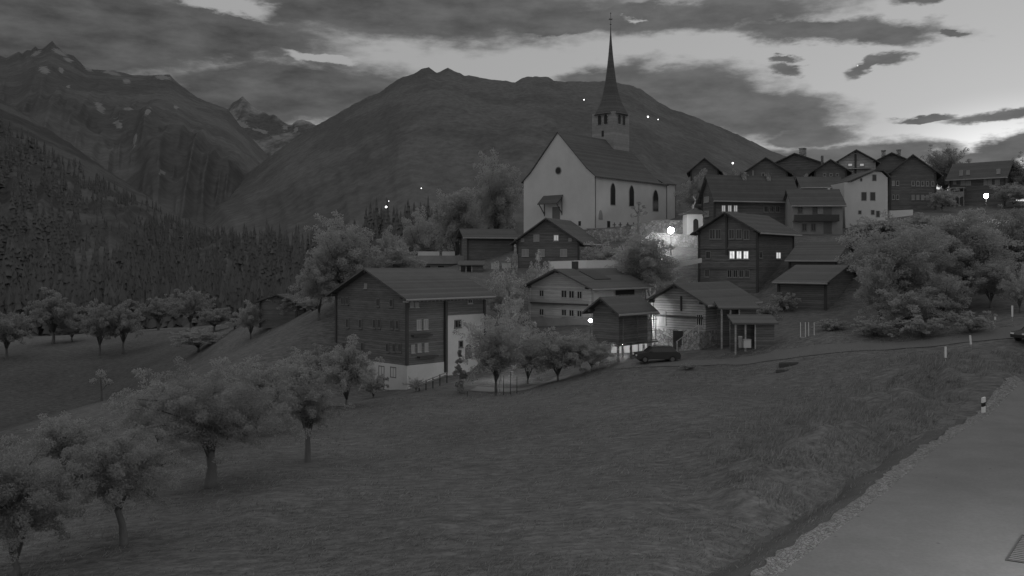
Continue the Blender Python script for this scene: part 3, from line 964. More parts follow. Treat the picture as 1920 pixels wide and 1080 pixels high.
wd = rng.uniform(0.015, 0.035, n_) * (0.7 + dd / 60)
wd[n_ - nb:] *= 1.0
lx, ly = rng.normal(size=n_) * 0.10 + 0.12, rng.normal(size=n_) * 0.10
P0 = np.stack([gx - np.cos(an) * wd, gy - np.sin(an) * wd, gzv - 0.02], 1)
P1 = np.stack([gx + np.cos(an) * wd, gy + np.sin(an) * wd, gzv - 0.02], 1)
P2 = np.stack([gx + lx, gy + ly, gzv + hh], 1)
me = bpy.data.meshes.new('grass')
me.vertices.add(n_ * 3)
me.vertices.foreach_set('co', np.stack([P0, P1, P2], 1).astype(np.float32).ravel())
quads_to_mesh(me, np.arange(n_ * 3).reshape(-1, 3))
tag(link('grass', me, mat('grass_blades', 0.265, rough=0.95, var=0.3, scale=0.5, island=0.25, transl=0.55, spec=0.05)), 'uncut grass tufts of the near meadow', 'grass', None, 'stuff')

# ------------------------------------------------------------------ houses


class House:
    """Box house under a saddle roof. Local x runs along the eaves, local y along the gable; the near corner is the local origin
    (or the local x = l end when the gable faces the other way)."""

    def __init__(s, name, label, cx, by, ey, d, t, gx, sx, ay, cat='house', group=None, mirror=False, wall=WOOD, roof=ROOF, stone=0.0, over=0.8, gover=0.7, roof_t=0.22, l=None, w=None, stonem=PLASTERD, posts=True, raise_=0.0):
        s.t = math.radians(t)
        c, sn = math.cos(s.t), math.sin(s.t)
        P = at(cx, by, d)
        k = (gx - 960) / FPX
        s.w = w or (P.x - k * P.y) / (sn + k * c)
        k = (sx - 960) / FPX
        if not mirror:
            s.l = l or (k * P.y - P.x) / (c - k * sn)
            O = P
        else:
            s.l = l or (P.x - k * P.y) / (c - k * sn)
            O = P - Vector((c * s.l, sn * s.l, 0))
        s.O, s.mirror, s.d = O, mirror, d
        s.h = (by - ey) / FPX * d
        xa = s.l if mirror else 0.0
        ap = s.world(xa, s.w / 2, 0)
        s.rise = CZ + (HY - ay) / FPX * ap.y - (O.z + s.h)
        s.root = empty(name, O, s.t, label, cat, group)
        s.over, s.gover = over, gover
        l, w, h, r = s.l, s.w, s.h, s.rise
        z0 = (stone if stone else -1.6) + raise_
        m = MB()
        m.prism([(0, 0, z0), (0, w, z0), (0, w, h), (0, w / 2, h + r), (0, 0, h)], (l, 0, 0))
        m.build('wall', wall, s.root)
        if stone:
            MB().box(-0.05, l + 0.05, -0.05, w + 0.05, -1.6, stone).build('stone_base', stonem, s.root)
        if roof is not None:
            s.roof = s.saddle(-gover, l + gover, roof, roof_t)
        if posts:
            q = 0.14
            for (px_, py_) in ((0, 0), (l, 0), (0, w), (l, w)):
                MB().box(px_ - q, px_ + q, py_ - q, py_ + q, z0 + 0.02, h - 0.03).build('corner_log', BEAM if wall is WOOD else wall, s.root)
        # purlins under the verge
        if roof is not None and posts:
            for y_ in (0.12, w / 2, w - 0.12):
                zz = h + r * (1 - abs(y_ - w / 2) / (w / 2)) - 0.30
                xs_ = (-gover + 0.1, 0.2) if not mirror else (l - 0.2, l + gover - 0.1)
                MB().box(*xs_, y_ - 0.11, y_ + 0.11, zz, zz + 0.24).build('purlin', BEAM, s.root)
        s.nwin = 0

    def world(s, x, y, z):
        c, sn = math.cos(s.t), math.sin(s.t)
        return s.O + Vector((c * x - sn * y, sn * x + c * y, z))

    def saddle(s, x0, x1, m_, th, y0=None):
        l, w, h, r, ov = s.l, s.w, s.h, s.rise, s.over
        sl = r / (w / 2)
        m = MB()
        m.prism([(x0, -ov, h - ov * sl + 0.02), (x0, w / 2, h + r + 0.02), (x0, w + ov, h - ov * sl + 0.02), (x0, w + ov, h - ov * sl + th), (x0, w / 2, h + r + th), (x0, -ov, h - ov * sl + th)], (x1 - x0, 0, 0))
        ro = m.build('roof', m_, s.root)
        ze = h - ov * sl
        MB().box(x0, x1, -ov - 0.045, -ov - 0.004, ze - 0.04, ze + th * 0.9).build('fascia', WOODM, ro)
        MB().tube([(x0 + 0.05, -ov - 0.11, ze + 0.02), (x1 - 0.05, -ov - 0.11, ze - 0.01)], [0.06, 0.06], 6).build('gutter', METAL, ro)
        return ro

    def local(s, face, px, py):
        """where the sight line through a photo point meets a wall: (u, z)"""
        c, sn = math.cos(s.t), math.sin(s.t)
        D = Vector(((px - 960) / FPX, 1.0, (HY - py) / FPX))
        q = Vector((0, 0, CZ)) - s.O
        ox, oy = q.x * c + q.y * sn, -q.x * sn + q.y * c
        dx, dy = D.x * c + D.y * sn, -D.x * sn + D.y * c
        if face == 's':
            k = -oy / dy
            return ox + k * dx, q.z + k * D.z
        xf = s.l if face == 'e' else 0.0
        k = (xf - ox) / dx
        return oy + k * dy, q.z + k * D.z

    def slab(s, face, u0, u1, z0, z1, a, b):
        """box on a wall face between depths a and b (outwards positive)"""
        if face == 's':
            return (u0, u1, -b, -a, z0, z1)
        if face == 'e':
            return (s.l + a, s.l + b, u0, u1, z0, z1)
        return (-b, -a, u0, u1, z0, z1)

    def win(s, face, px, py, wp, hp, kind='dark', frame=FRAME, label=None, bars=1, name='window', sill=True, arch=False):
        ua, zb = s.local(face, px - wp / 2, py + hp / 2)
        ub, zt = s.local(face, px + wp / 2, py - hp / 2)
        u0, u1 = min(ua, ub), max(ua, ub)
        zm = s.local(face, px, py)[1]
        hh = (zt - zb) / 2
        z0, z1 = zm - hh, zm + hh
        fw = min(0.1, (u1 - u0) * 0.16)
        m = MB()
        for a in ((u0, u0 + fw, z0, z1), (u1 - fw, u1, z0, z1), (u0 + fw, u1 - fw, z0, z0 + fw), (u0 + fw, u1 - fw, z1 - fw, z1)):
            m.box(*s.slab(face, *a, -0.02, 0.07))
        for b_ in range(bars):
            um = u0 + (u1 - u0) * (b_ + 1) / (bars + 1)
            m.box(*s.slab(face, um - fw * 0.35, um + fw * 0.35, z0 + fw, z1 - fw, -0.02, 0.06))
        if sill:
            m.box(*s.slab(face, u0 - 0.05, u1 + 0.05, z0 - 0.07, z0 - 0.002, -0.02, 0.14))
        o = m.build(name, frame, s.root)
        pm = {'dark': GLASS, 'lit': LIT, 'dim': LITDIM, 'mid': LITMID, 'pale': CURTAIN, 'shut': FRAMED}[kind]
        MB().box(*s.slab(face, u0 + fw * 0.5, u1 - fw * 0.5, z0 + fw * 0.5, z1 - fw * 0.5, -0.03, 0.03)).build('pane', pm, o)
        if label:
            o['label'] = label
        s.nwin += 1
        return o

    def chimney(s, x, y, hgt=1.1, q=0.35, m_=STONE):
        z = s.h + s.rise * (1 - abs(y - s.w / 2) / (s.w / 2))
        m = MB()
        m.box(x - q, x + q, y - q, y + q, z - 0.5, z + hgt)
        m.box(x - q - 0.08, x + q + 0.08, y - q - 0.08, y + q + 0.08, z + hgt + 0.002, z + hgt + 0.12)
        return m.build('chimney', m_, s.roof)


# --- big dark chalet of the meadow
A = House('log_chalet', 'big dark log chalet with white plastered wing, nearest house beside the orchard', 763, 727, 556, 95, 45, 631, 908, 506, stone=2.35, stonem=PLASTER, over=1.0, gover=0.9)
ux, _z = A.local('s', 834, 600)
_, zt = A.local('s', 870, 590)
pw = MB()
pw.box(ux + 0.2, A.l + 0.06, -0.11, A.w * 0.6, 0.02 - 1.5, zt)
pw.build('plaster_wall', PLASTER, A.root)
MB().box(ux - 0.16, ux + 0.16, -0.34, 0.02, 1.2, A.h - 0.04).build('corner_post', BEAM, A.root)
MB().box(-0.08, ux - 0.2, -0.09, -0.052, -1.6, 2.33).build('base_wall', PLASTER, A.root)
for q in [('s', 772, 569, 7, 15, 'pale'), ('s', 781.5, 569, 7, 15, 'pale'), ('s', 785, 609, 9, 20, 'pale'), ('s', 798, 608, 9, 20, 'pale'), ('s', 774, 654, 7, 16, 'pale'), ('s', 786, 652, 7, 17, 'pale'), ('s', 799, 651, 7, 17, 'pale'),
          ('s', 881, 563, 9, 13, 'dark')]:
    A.win(*q)
for q in [('g', 643, 564, 6, 14), ('g', 651, 564, 6, 14), ('g', 709, 567, 6, 15), ('g', 734, 568, 7, 15), ('g', 652, 606, 6, 17), ('g', 676, 607, 6, 17), ('g', 702, 607, 6, 17), ('g', 711, 607, 6, 17), ('g', 735, 608, 6, 17), ('g', 745, 609, 6, 17),
          ('g', 727, 652, 6, 16), ('g', 739, 652, 6, 16), ('g', 750, 652, 6, 16), ('g', 645, 650, 6, 16), ('g', 680, 650, 6, 16)]:
    A.win(*q, 'dark', FRAMED)
A.win('g', 686, 536, 5, 9, 'pale')
for q in [('g', 716, 696, 11, 19), ('g', 738, 698, 11, 19)]:
    A.win(*q, 'dark', FRAMED, sill=False)


def on_plaster(face, H_, out, *q, **kw):
    o = H_.win(*q, **kw)
    o.location = {'s': (0, -out, 0), 'g': (-out, 0, 0), 'e': (out, 0, 0)}[face]
    return o


on_plaster('s', A, 0.13, 's', 857, 607, 13, 16, 'dark', FRAMED)
on_plaster('s', A, 0.13, 's', 862.5, 645, 8, 14, 'dark', FRAMED, bars=0)
# arched door
u, zc = A.local('s', 877, 656)
arc = [(u + 0.5 * math.cos(a), -0.14, zc + 0.15 + 0.5 * math.sin(a)) for a in np.linspace(0, math.pi, 9)]
MB().prism([(u + 0.5, -0.14, zc - 1.0)] + arc + [(u - 0.5, -0.14, zc - 1.0)], (0, 0.06, 0)).build('door', FRAMED, A.root)
# eaves board with its row of rafter ends
m = MB()
sl = A.rise / (A.w / 2)
for k in range(24):
    x_ = -0.5 + k * (A.l + 1.0) / 23
    m.box(x_ - 0.06, x_ + 0.06, -0.85, 0.0, A.h - 0.62, A.h - 0.46)
m.build('rafter_tails', WOODL, A.root)
m = MB()
for (fx, fy) in ((784, 628), (795, 668)):
    u0, z0 = A.local('s', fx - 13, fy)
    u1, _ = A.local('s', fx + 22, fy)
    m.box(u0, u1, -0.5, -0.01, z0 - 0.2, z0)
m.build('flower_box', BEAM, A.root)
A.chimney(A.l * 0.35, A.w * 0.75)

# --- middle chalet
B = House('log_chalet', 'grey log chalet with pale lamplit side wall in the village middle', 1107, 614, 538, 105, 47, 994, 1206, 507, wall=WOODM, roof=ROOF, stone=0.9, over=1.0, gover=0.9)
for q in [('g', 1016, 550, 9, 13), ('g', 1058, 551, 11, 15), ('g', 1072, 552, 11, 15), ('g', 1087, 553, 10, 15), ('g', 1016, 585, 9, 13), ('g', 1058, 586, 10, 13), ('g', 1072, 587, 10, 13), ('g', 1087, 588, 10, 13)]:
    B.win(*q, 'dark')
u0, zb = B.local('s', 1113, 565)
u1, ztp = B.local('s', 1150, 540)
MB().box(u0, u1, -0.07, 0.0, -1.5, B.h - 0.3).build('plaster_wall', PLASTER, B.root)
u0, zb = B.local('s', 1153, 560)
u1, ztp = B.local('s', 1189, 541)
o = MB().box(u0, u1, -0.05, 0.02, zb, ztp).build('loggia_opening', BLACK, B.root)
m = MB()
m.box(u0 - 0.3, u0 - 0.02, -0.1, 0.0, zb - 0.5, ztp + 0.1)
for k in range(14):
    m.box(u0 + k * (u1 - u0) / 14, u0 + k * (u1 - u0) / 14 + 0.06, -0.14, -0.06, zb, zb + 0.45)
m.build('balustrade', WOODM, B.root)
m = MB()
m.box(B.l * 0.25, B.l * 0.55, B.w * 0.16, B.w * 0.44, 0, 0.04)
pan = m.build('solar_panel', BLACK, B.roof)
sl = math.atan2(B.rise, B.w / 2)
pan.rotation_euler = (sl, 0, 0)
pan.location = (0, 0, B.h + 0.26 + 0.0)
u0, _ = B.local('g', 1000, 600)
m = MB()
m.box(-0.35, -0.01, 0.3, B.w - 0.3, 2.55, 2.75)
m.build('storey_ledge', BEAM, B.root)
m = MB()
m.box(B.l * 0.28 - 0.3, B.l * 0.28 + 0.3, B.w * 0.5 - 0.3, B.w * 0.5 + 0.3, B.h + B.rise - 0.3, B.h + B.rise + 1.1)
m.build('chimney', BEAM, B.roof)

# --- raised granary
G = House('granary', 'small dark granary raised on posts in front of the parked hatchback', 1160, 646, 582, 91, 47, 1112, 1214, 560, cat='barn', wall=WOOD, roof=ROOF, over=0.75, gover=1.0, raise_=0.0)
# lift it on posts: remove the wall that reaches under the floor
old = [c for c in G.root.children if c.name.startswith(('wall', 'corner_log'))]
for c in old:
    bpy.data.objects.remove(c)
l, w, h, r = G.l, G.w, G.h, G.rise
MB().prism([(0, 0, 0), (0, w, 0), (0, w, h), (0, w / 2, h + r), (0, 0, h)], (l, 0, 0)).build('wall', WOOD, G.root)
for (x_, y_) in ((0.3, 0.3), (l - 0.3, 0.3), (0.3, w - 0.3), (l - 0.3, w - 0.3), (l * 0.5, 0.3)):
    q = MB()
    q.lathe([(0.16, -2.0), (0.13, -0.24)], 8, (x_, y_, 0))
    q.lathe([(0.42, -0.22), (0.42, -0.1), (0.36, -0.06)], 10, (x_, y_, 0))
    q.lathe([(0.14, -0.055), (0.14, -0.003)], 8, (x_, y_, 0))
    q.build('post', STONE, G.root)
m = MB()
for z_ in (0.15, h * 0.33, h * 0.66):
    m.box(-0.15, l + 0.9, -0.62, -0.56, z_, z_ + 0.07)
for x_ in (0.1, l * 0.5, l, l + 0.8):
    m.box(x_ - 0.04, x_ + 0.04, -0.55, -0.47, 0.02, h - 0.55)
m.box(-0.1, l + 0.9, -0.7, -0.01, -0.1, -0.003)
m.build('gallery_rail', WOOD, G.root)

# --- lamplit log house
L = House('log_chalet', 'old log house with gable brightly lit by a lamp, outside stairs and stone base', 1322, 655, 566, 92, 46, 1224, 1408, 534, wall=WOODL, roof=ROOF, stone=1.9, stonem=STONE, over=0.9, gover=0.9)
for q in [('g', 1240, 596, 18, 24, 'pale'), ('g', 1312, 600, 13, 22, 'dark')]:
    L.win(*q, bars=2)
u, zc = L.local('g', 1272, 640)
MB().box(-0.12, -0.052, u - 0.6, u + 0.6, -1.0, 1.75).build('door', BLACK, L.root)
m = MB()
u, zc = L.local('g', 1278, 560)
m.box(-0.18, 0, u - 0.08, u + 0.08, 2.2 + 1.7, L.h + 0.5)
m.box(-0.3, 0, 0.2, L.w - 0.2, L.h - 1.75, L.h - 1.6)
m.build('timber_brace', BEAM, L.root)
m = MB()
for k in range(9):
    m.box(-1.4, -0.06, -0.2 + k * 0.32, -0.2 + (k + 1) * 0.32 + 0.0, -1.6, 1.8 - k * 0.24)
m.build('stairs', STONE, L.root)
m = MB()
for k in range(5):
    yy = -0.1 + k * 0.65
    m.box(-1.42, -1.34, yy - 0.04, yy + 0.04, 1.7 - k * 0.48, 2.7 - k * 0.48)
m.prism([(-1.43, -0.1, 2.62), (-1.43, 2.6, 0.66), (-1.43, 2.6, 0.74), (-1.43, -0.1, 2.7)], (0.1, 0, 0))
m.build('stair_rail', WOODM, L.root)
MB().box(L.l * 0.5 - 0.3, L.l * 0.5 + 0.3, L.w * 0.7 - 0.3, L.w * 0.7 + 0.3, L.h, L.h + L.rise + 0.3).build('chimney', STONE, L.roof)


def shed(name, label, x0, x1, y0, y1, ztop, zb, d, depth, wallm=WOOD, slope=0.35, cat='shed'):
    """lean-to: roof sloping towards the viewer, open posts in front, boarded back"""
    p0, p1 = at(x0, zb, d), at(x1, zb, d)
    o = empty(name, (p0.x, p0.y, p0.z), 0, label, cat)
    wd, hh = p1.x - p0.x, (zb - y1) / FPX * d
    m = MB()
    m.prism([(-0.3, -0.4, hh), (-0.3, depth, hh + slope * depth), (-0.3, depth, hh + slope * depth + 0.14), (-0.3, -0.4, hh + 0.14)], (wd + 0.6, 0, 0))
    m.build('roof', ROOF, o)
    m = MB()
    m.box(0, wd, depth - 0.2, depth, -1.0, hh + slope * depth - 0.25)
    m.box(wd * 0.55, wd, 0.0, 0.15, -1.0, hh - 0.02)
    m.box(wd - 0.14, wd, 0.16, depth - 0.22, -1.0, hh - 0.02)
    m.build('wall', wallm, o)
    for k in range(3):
        q = MB()
        x_ = 0.08 + k * (wd * 0.55) / 2.2
        q.box(x_ - 0.07, x_ + 0.07, 0.0, 0.14, -1.0, hh - 0.03)
        q.build('post', WOODM, o)
    return o


shed('lean_to_shed', 'lean to with pale sloping roof against the lit log house side wall', 1352, 1418, 0, 580, 0, 650, 90, 1.8)
shed('lean_to_shed', 'open fronted low shed with stacked bins beside the lit log house', 1378, 1452, 0, 608, 0, 650, 86, 2.0)
p = at(1400, 640, 85.4)
o = empty('storage_box', (p.x, p.y, p.z), 0.1, 'pale storage box standing under the open fronted low shed', 'box')
MB().box(-0.35, 0.35, -0.25, 0.25, -0.6, 0.15).build('box_body', PLASTER, o)
MB().box(-0.38, 0.38, -0.28, 0.28, 0.152, 0.2).build('box_lid', FRAME, o)
p = at(1388, 640, 85.4)
o = empty('waste_bin', (p.x, p.y, p.z), 0.0, 'tall pale waste bin left of the storage box in the low shed', 'bin')
MB().lathe([(0.16, -0.6), (0.2, 0.4)], 8).build('bin_body', PLASTERD, o)
MB().lathe([(0.22, 0.402), (0.18, 0.5)], 8).build('bin_lid', FRAME, o)

# --- tall log house of the upper lane
U = House('log_chalet', 'tall dark log house with three brightly lit middle windows', 1420, 545, 432, 118, 50, 1311, 1487, 400, wall=WOOD, roof=ROOFD, over=0.9, gover=1.0)
for q in [(1336, 439), (1347, 439), (1372, 439), (1386, 439), (1400, 440)]:
    U.win('g', *q, 11, 19, 'dark', FRAMEM)
for k, q in enumerate([(1373, 478), (1386, 478), (1399, 478)]):
    U.win('g', *q, 11, 16, 'lit', label='brightly lit window', bars=1)
U.win('s', 1459, 479, 9, 13, 'mid', label='single lit window')
for q in [(1328, 478), (1326, 512), (1368, 513), (1379, 513), (1390, 513), (1401, 513)]:
    U.win('g', *q, 9, 15, 'dark', FRAMEM)
U.win('s', 1426, 478, 6, 13, 'dark', FRAMEM)
m = MB()
for z_ in (U.h * 0.36, U.h * 0.7):
    m.box(-0.16, -0.01, 0.1, U.w - 0.1, z_, z_ + 0.16)
m.build('storey_ledge', WOOD, U.root)
u, _ = U.local('g', 1363, 430)
MB().box(-0.2, -0.01, u - 0.14, u + 0.14, U.h * 0.6, U.h + U.rise - 0.5).build('gable_post', BEAM, U.root)

# --- long house behind it
Q = House('log_chalet', 'long dark house with broad roof and three dimly lit windows above the tall log house', 1340, 442, 365, 140, 14, 1317, 1494, 330, wall=WOOD, roof=ROOFD, over=0.8, gover=0.6)
for q in [(1356.5, 391), (1368, 391), (1379, 391)]:
    Q.win('s', *q, 8, 13, 'dim', label='dimly lit window')
for q in [(1436, 392), (1447, 392), (1458, 392)]:
    Q.win('s', *q, 8, 12, 'dark', FRAMEM)
for q in [(1325, 374), (1325, 401)]:
    Q.win('g', *q, 9, 12, 'pale')
Q.chimney(Q.l * 0.42, Q.w * 0.45, 0.9)
Q.chimney(Q.l * 0.72, Q.w * 0.45, 0.9)

# --- annex with balcony
N = House('balcony_house', 'pale walled house with long dark balcony beside the tall white house', 1580, 442, 382, 136, -6, 1592, 1487, 357, mirror=True, wall=PLASTERD, roof=ROOFD, over=0.7, gover=0.4, w=7.0, posts=False)
for q in [(1500, 393), (1528, 393)]:
    N.win('s', *q, 9, 14, 'dark', FRAMED)
N.win('s', 1538, 393, 9, 14, 'pale')
for q in [(1508, 426), (1525, 426), (1555, 428)]:
    N.win('s', *q, 9, 14, 'dark', FRAMED)
u0, zb = N.local('s', 1486, 414)
u1, ztp = N.local('s', 1570, 403)
m = MB()
m.box(u0, u1, -1.2, 0.0, zb - 0.15, zb)
m.box(u0, u1, -1.22, -1.14, zb + 0.002, ztp)
m.build('balcony', BEAM, N.root)
u2, _ = N.local('s', 1552, 400)
MB().box(u2 - 0.6, u2 + 0.6, -0.06, 0.02, 0.3, N.h - 0.1).build('door', FRAMED, N.root)

# --- tall white house, lopsided gable
P = at(1667, 432, 141)
d = 141
wx0, wx1 = at(1583, 432, d).x, P.x
O = Vector((wx0, d, P.z))
wh = empty('white_house', O, math.radians(4), 'tall white plastered house with lopsided gable and two black windows', 'house')
zz = lambda y: (432 - y) / FPX * d
xx = lambda x: (x - 1583) / FPX * d
prof = [(xx(1587), -2), (xx(1667), -2), (xx(1667), zz(333)), (xx(1655), zz(322)), (xx(1642), zz(321)), (xx(1597), zz(341)), (xx(1583), zz(342)), (xx(1583), zz(375))]
MB().prism([(a, 0, b_) for a, b_ in prof], (0, 8, 0)).build('wall', PLASTER, wh)
m = MB()
m.prism([(xx(1590), -0.4, zz(342)), (xx(1642), -0.4, zz(320)), (xx(1657), -0.4, zz(320)), (xx(1672), -0.4, zz(334)), (xx(1672), -0.4, zz(332)), (xx(1657), -0.4, zz(317.5)), (xx(1641), -0.4, zz(317.5)), (xx(1590), -0.4, zz(339.5))], (0, 8.6, 0))
m.build('roof', ROOFD, wh)
for (cx, cy, ww, hp) in [(1621, 368, 9, 15), (1638, 368, 9, 15), (1641, 333, 7, 11), (1615.5, 337, 3, 5), (1648, 401, 6, 11), (1613, 398, 5, 6), (1638, 398, 6, 8)]:
    x0, x1, z0, z1 = xx(cx - ww / 2), xx(cx + ww / 2), zz(cy + hp / 2), zz(cy - hp / 2)
    fr = MB()
    f_ = 0.06
    for a in ((x0 - f_, x0, z0 - f_, z1 + f_), (x1, x1 + f_, z0 - f_, z1 + f_), (x0, x1, z0 - f_, z0), (x0, x1, z1, z1 + f_)):
        fr.box(a[0], a[1], -0.05, 0.02, a[2], a[3])
    o = fr.build('window', PLASTERD, wh)
    MB().box(x0, x1, -0.02, 0.03, z0, z1).build('pane', GLASS, o)

# --- dark ridge chalets (gable towards us)
R1 = House('log_chalet', 'wide dark ridge chalet with two rows of small windows beside the tall white house', 1754, 396, 322, 150, 70, 1669, 1775, 292, l=10, wall=WOOD, roof=ROOFD, over=1.0, gover=0.8)
for y_ in (344, 370):
    for x_ in (1675, 1683, 1712, 1721, 1730, 1739, 1749):
        R1.win('g', x_, y_ + (x_ - 1711) * 0.01, 5.5, 9.5, 'dark' if (x_ + y_) % 3 else 'pale', FRAME, bars=0)
R2 = House('log_chalet', 'dark chalet with two chimneys peeking over the wide ridge chalet', 1712, 330, 305, 166, 70, 1632, 1722, 288, l=9, wall=WOOD, roof=ROOFD, over=1.0, gover=0.6)
R2.chimney(1.5, R2.w * 0.68, 1.4)
R2.chimney(1.5, R2.w * 0.32, 1.4)
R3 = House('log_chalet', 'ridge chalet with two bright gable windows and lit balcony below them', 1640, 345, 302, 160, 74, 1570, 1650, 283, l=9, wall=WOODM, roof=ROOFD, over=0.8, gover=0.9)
for q in [(1597, 295), (1611, 295)]:
    R3.win('g', *q, 8, 9, 'pale')
for q in [(1594, 309), (1616, 309)]:
    R3.win('g', *q, 9, 6, 'dim', bars=0)
R3.win('g', 1625, 319, 7, 6, 'pale', bars=0)
u, _ = R3.local('g', 1604, 300)
MB().box(-0.3, -0.01, u - 0.15, u + 0.15, 1.0, R3.h + R3.rise - 0.6).build('gable_post', BEAM, R3.root)
u0, _ = R3.local('g', 1580, 315)
u1, zb = R3.local('g', 1632, 315)
MB().box(-0.9, -0.01, u1, u0, zb - 0.15, zb + 0.0).build('balcony', WOODM, R3.root)
R4 = House('log_chalet', 'dark low chalet in front of the lit balcony chalet, pipe chimney at its side', 1586, 350, 318, 150, 74, 1528, 1600, 301, l=8, wall=WOOD, roof=ROOFD, over=0.9, gover=0.7)
for q in [(1546, 328), (1558, 328), (1570, 328)]:
    R4.win('g', *q, 6, 6, 'dark', bars=0)
MB().lathe([(0.22, R4.h - 1), (0.22, R4.h + 2.6)], 8, (1.2, R4.w * 0.75, 0)).build('chimney', METAL, R4.roof)
R5 = House('log_chalet', 'dark ridge chalet with square chimney, first above the mountain foot', 1545, 345, 307, 172, 55, 1440, 1580, 289, l=9, wall=WOOD, roof=ROOFD, over=0.9, gover=0.6)
R5.chimney(1.0, R5.w * 0.4, 1.5, 0.55)
R6 = House('log_chalet', 'dark steep roofed chalet silhouetted above the long house roof', 1476, 345, 322, 165, 74, 1396, 1490, 297, l=8, wall=WOOD, roof=ROOFD, over=0.9, gover=0.6)
R6.win('g', 1412, 324, 3, 9, 'pale', bars=0)
R6.win('g', 1431, 328, 6, 8, 'dark', bars=0)
R7 = House('log_chalet', 'dark chalet roof beyond the churchyard, closest ridge house to the church', 1346, 345, 318, 178, 76, 1296, 1358, 298, l=8, wall=WOOD, roof=ROOFD, over=0.9, gover=0.6)
R8 = House('log_chalet', 'small house with low dark roof and one bright square window', 1576, 362, 349, 146, -8, 1590, 1506, 333, mirror=True, wall=PLASTERD, roof=ROOFD, over=0.7, gover=0.6, w=6.0, posts=False)
R8.win('s', 1554, 354, 7, 7, 'dim', bars=0, label='bright square window')
R9 = House('log_chalet', 'dark chalet with many pale window frames behind the bright street lamp', 1884, 388, 328, 150, -40, 1903, 1782, 303, mirror=True, wall=WOOD, roof=ROOFD, over=0.9, gover=0.6)
for q in [(1802, 324, 6, 10), (1815, 323, 6, 8), (1806, 343, 9, 9), (1816, 343, 9, 9), (1848, 341, 7, 12), (1856, 341, 7, 12), (1870, 341, 9, 10), (1872, 321, 7, 9), (1790, 342, 6, 7)]:
    R9.win('s', *q, 'pale')
R9.win('e', 1895, 346, 4, 9, 'pale', bars=0)
m = MB()
u0, zb = R9.local('s', 1779, 382)
u1, ztp = R9.local('s', 1812, 354)
m.box(u0, u1, -2.0, -0.02, ztp, ztp + 0.2)
m.box(u0, u1, -2.0, -1.9, zb + 1.0, zb + 1.9)
for k in range(5):
    x_ = u0 + (u1 - u0) * k / 4
    m.box(x_ - 0.06, x_ + 0.06, -1.88, -1.76, zb - 0.6, ztp - 0.02)
m.build('balcony', PLASTERD, R9.root)

# --- barns on the slope
K1 = House('barn', 'upper of two dark barns beside the tall log house, pointed gable', 1568, 506, 485, 113, -40, 1606, 1481, 456, cat='barn', mirror=True, wall=WOOD, roof=ROOF, over=0.7, gover=0.4)
K2 = House('barn', 'lower of two dark barns with sagging slab roof above the shrub bank', 1548, 578, 529, 103, -40, 1618, 1460, 500, cat='barn', mirror=True, wall=WOOD, roof=ROOF, over=0.8, gover=0.5)
u0, zb = K2.local('e', 1585, 578)
MB().box(K2.l + 0.01, K2.l + 0.08, u0 - 0.7, u0 + 0.7, -0.5, 1.7).build('door', BLACK, K2.root)

# --- upper chalet below the church
E = House('log_chalet', 'dark chalet below the church gable with one lit upper window', 1085, 495, 451, 133, 66, 970, 1122, 411, wall=WOOD, roof=ROOFD, over=1.0, gover=0.8)
E.win('g', 1043, 446, 10, 12, 'dim', label='lit upper window')
E.win('g', 1006, 446, 11, 13, 'pale')
E.win('g', 1069, 449, 6, 6, 'pale', bars=0)
E.win('g', 980, 450, 6, 6, 'pale', bars=0)
for q in [(985, 474), (1015, 474), (1057, 474)]:
    E.win('g', *q, 13, 14, 'pale')
# --- dark barn to its side, low annex, flat shed
F_ = House('barn', 'plain windowless dark barn beside the dark chalet below the church', 877, 500, 444, 146, 12, 866, 962, 431, cat='barn', wall=WOOD, roof=ROOFD, over=0.8, gover=0.9, w=7.0)
shed('lean_to_shed', 'low dark annex with pale roof at the foot of the windowless barn', 862, 905, 0, 498, 0, 512, 136, 2.6, slope=0.25)
p = at(785, 508, 150)
q = at(876, 508, 150)
o = empty('flat_shed', (p.x, p.y, p.z), 0.0, 'long low shed with pale roof edge behind the big chalet ridge', 'shed')
wd = q.x - p.x
MB().box(0, wd, 0, 5, -2, 1.2).build('wall', WOOD, o)
MB().box(-0.3, wd + 0.1, -0.3, 5.4, 1.202, 2.6).build('roof', PLASTERD, o)
m = MB()
m.box(-0.2, wd * 0.42, 0.4, 1.0, 2.602, 3.3)
m.box(wd * 0.48, wd * 0.74, 0.4, 1.0, 2.602, 3.3)
m.build('roof_panel', PLASTER, o)
for k in range(3):
    x_ = wd * (0.18 + 0.28 * k)
    fr = MB().box(x_ - 0.6, x_ + 0.6, -0.06, 0.02, -0.3, 1.0)
    b_ = fr.build('window', FRAMED, o)
    MB().box(x_ - 0.5, x_ + 0.5, -0.08, -0.05, -0.2, 0.9).build('pane', GLASS, b_)
p = at(966, 497, 130)
o = empty('gate_pillar', (p.x, p.y, p.z), 0.3, 'tall slender rubble pillar lit pale beside the dark chalet below the church', 'pillar')
MB().lathe([(0.45, -1.5), (0.42, 1.4), (0.36, 1.6)], 7).build('shaft', STONE, o)
MB().lathe([(0.22, 1.602), (0.18, 2.9), (0.08, 3.1)], 6).build('cap', STONE, o)
p = at(940, 500, 138)
for k, (xa, xb, lab) in enumerate(((921, 936, 'bright lamplit wheelie bin row end beside the windowless barn'), (941, 958, 'pale lamplit crate next to the bin under the windowless barn'))):
    q0, q1 = at(xa, 500, 138), at(xb, 500, 138)
    o = empty('storage_crate', (q0.x, q0.y, q0.z), 0, lab if k else 'bright lamplit crate at the foot of the windowless barn', 'crate')
    MB().box(0, q1.x - q0.x, 0, 0.6, -1.0, 0.55).build('block_body', PLASTER, o)  # pale block stands in for a stretch of lamplit wall
    MB().box(-0.05, q1.x - q0.x + 0.05, -0.05, 0.65, 0.552, 0.62).build('block_lid', FRAME, o)

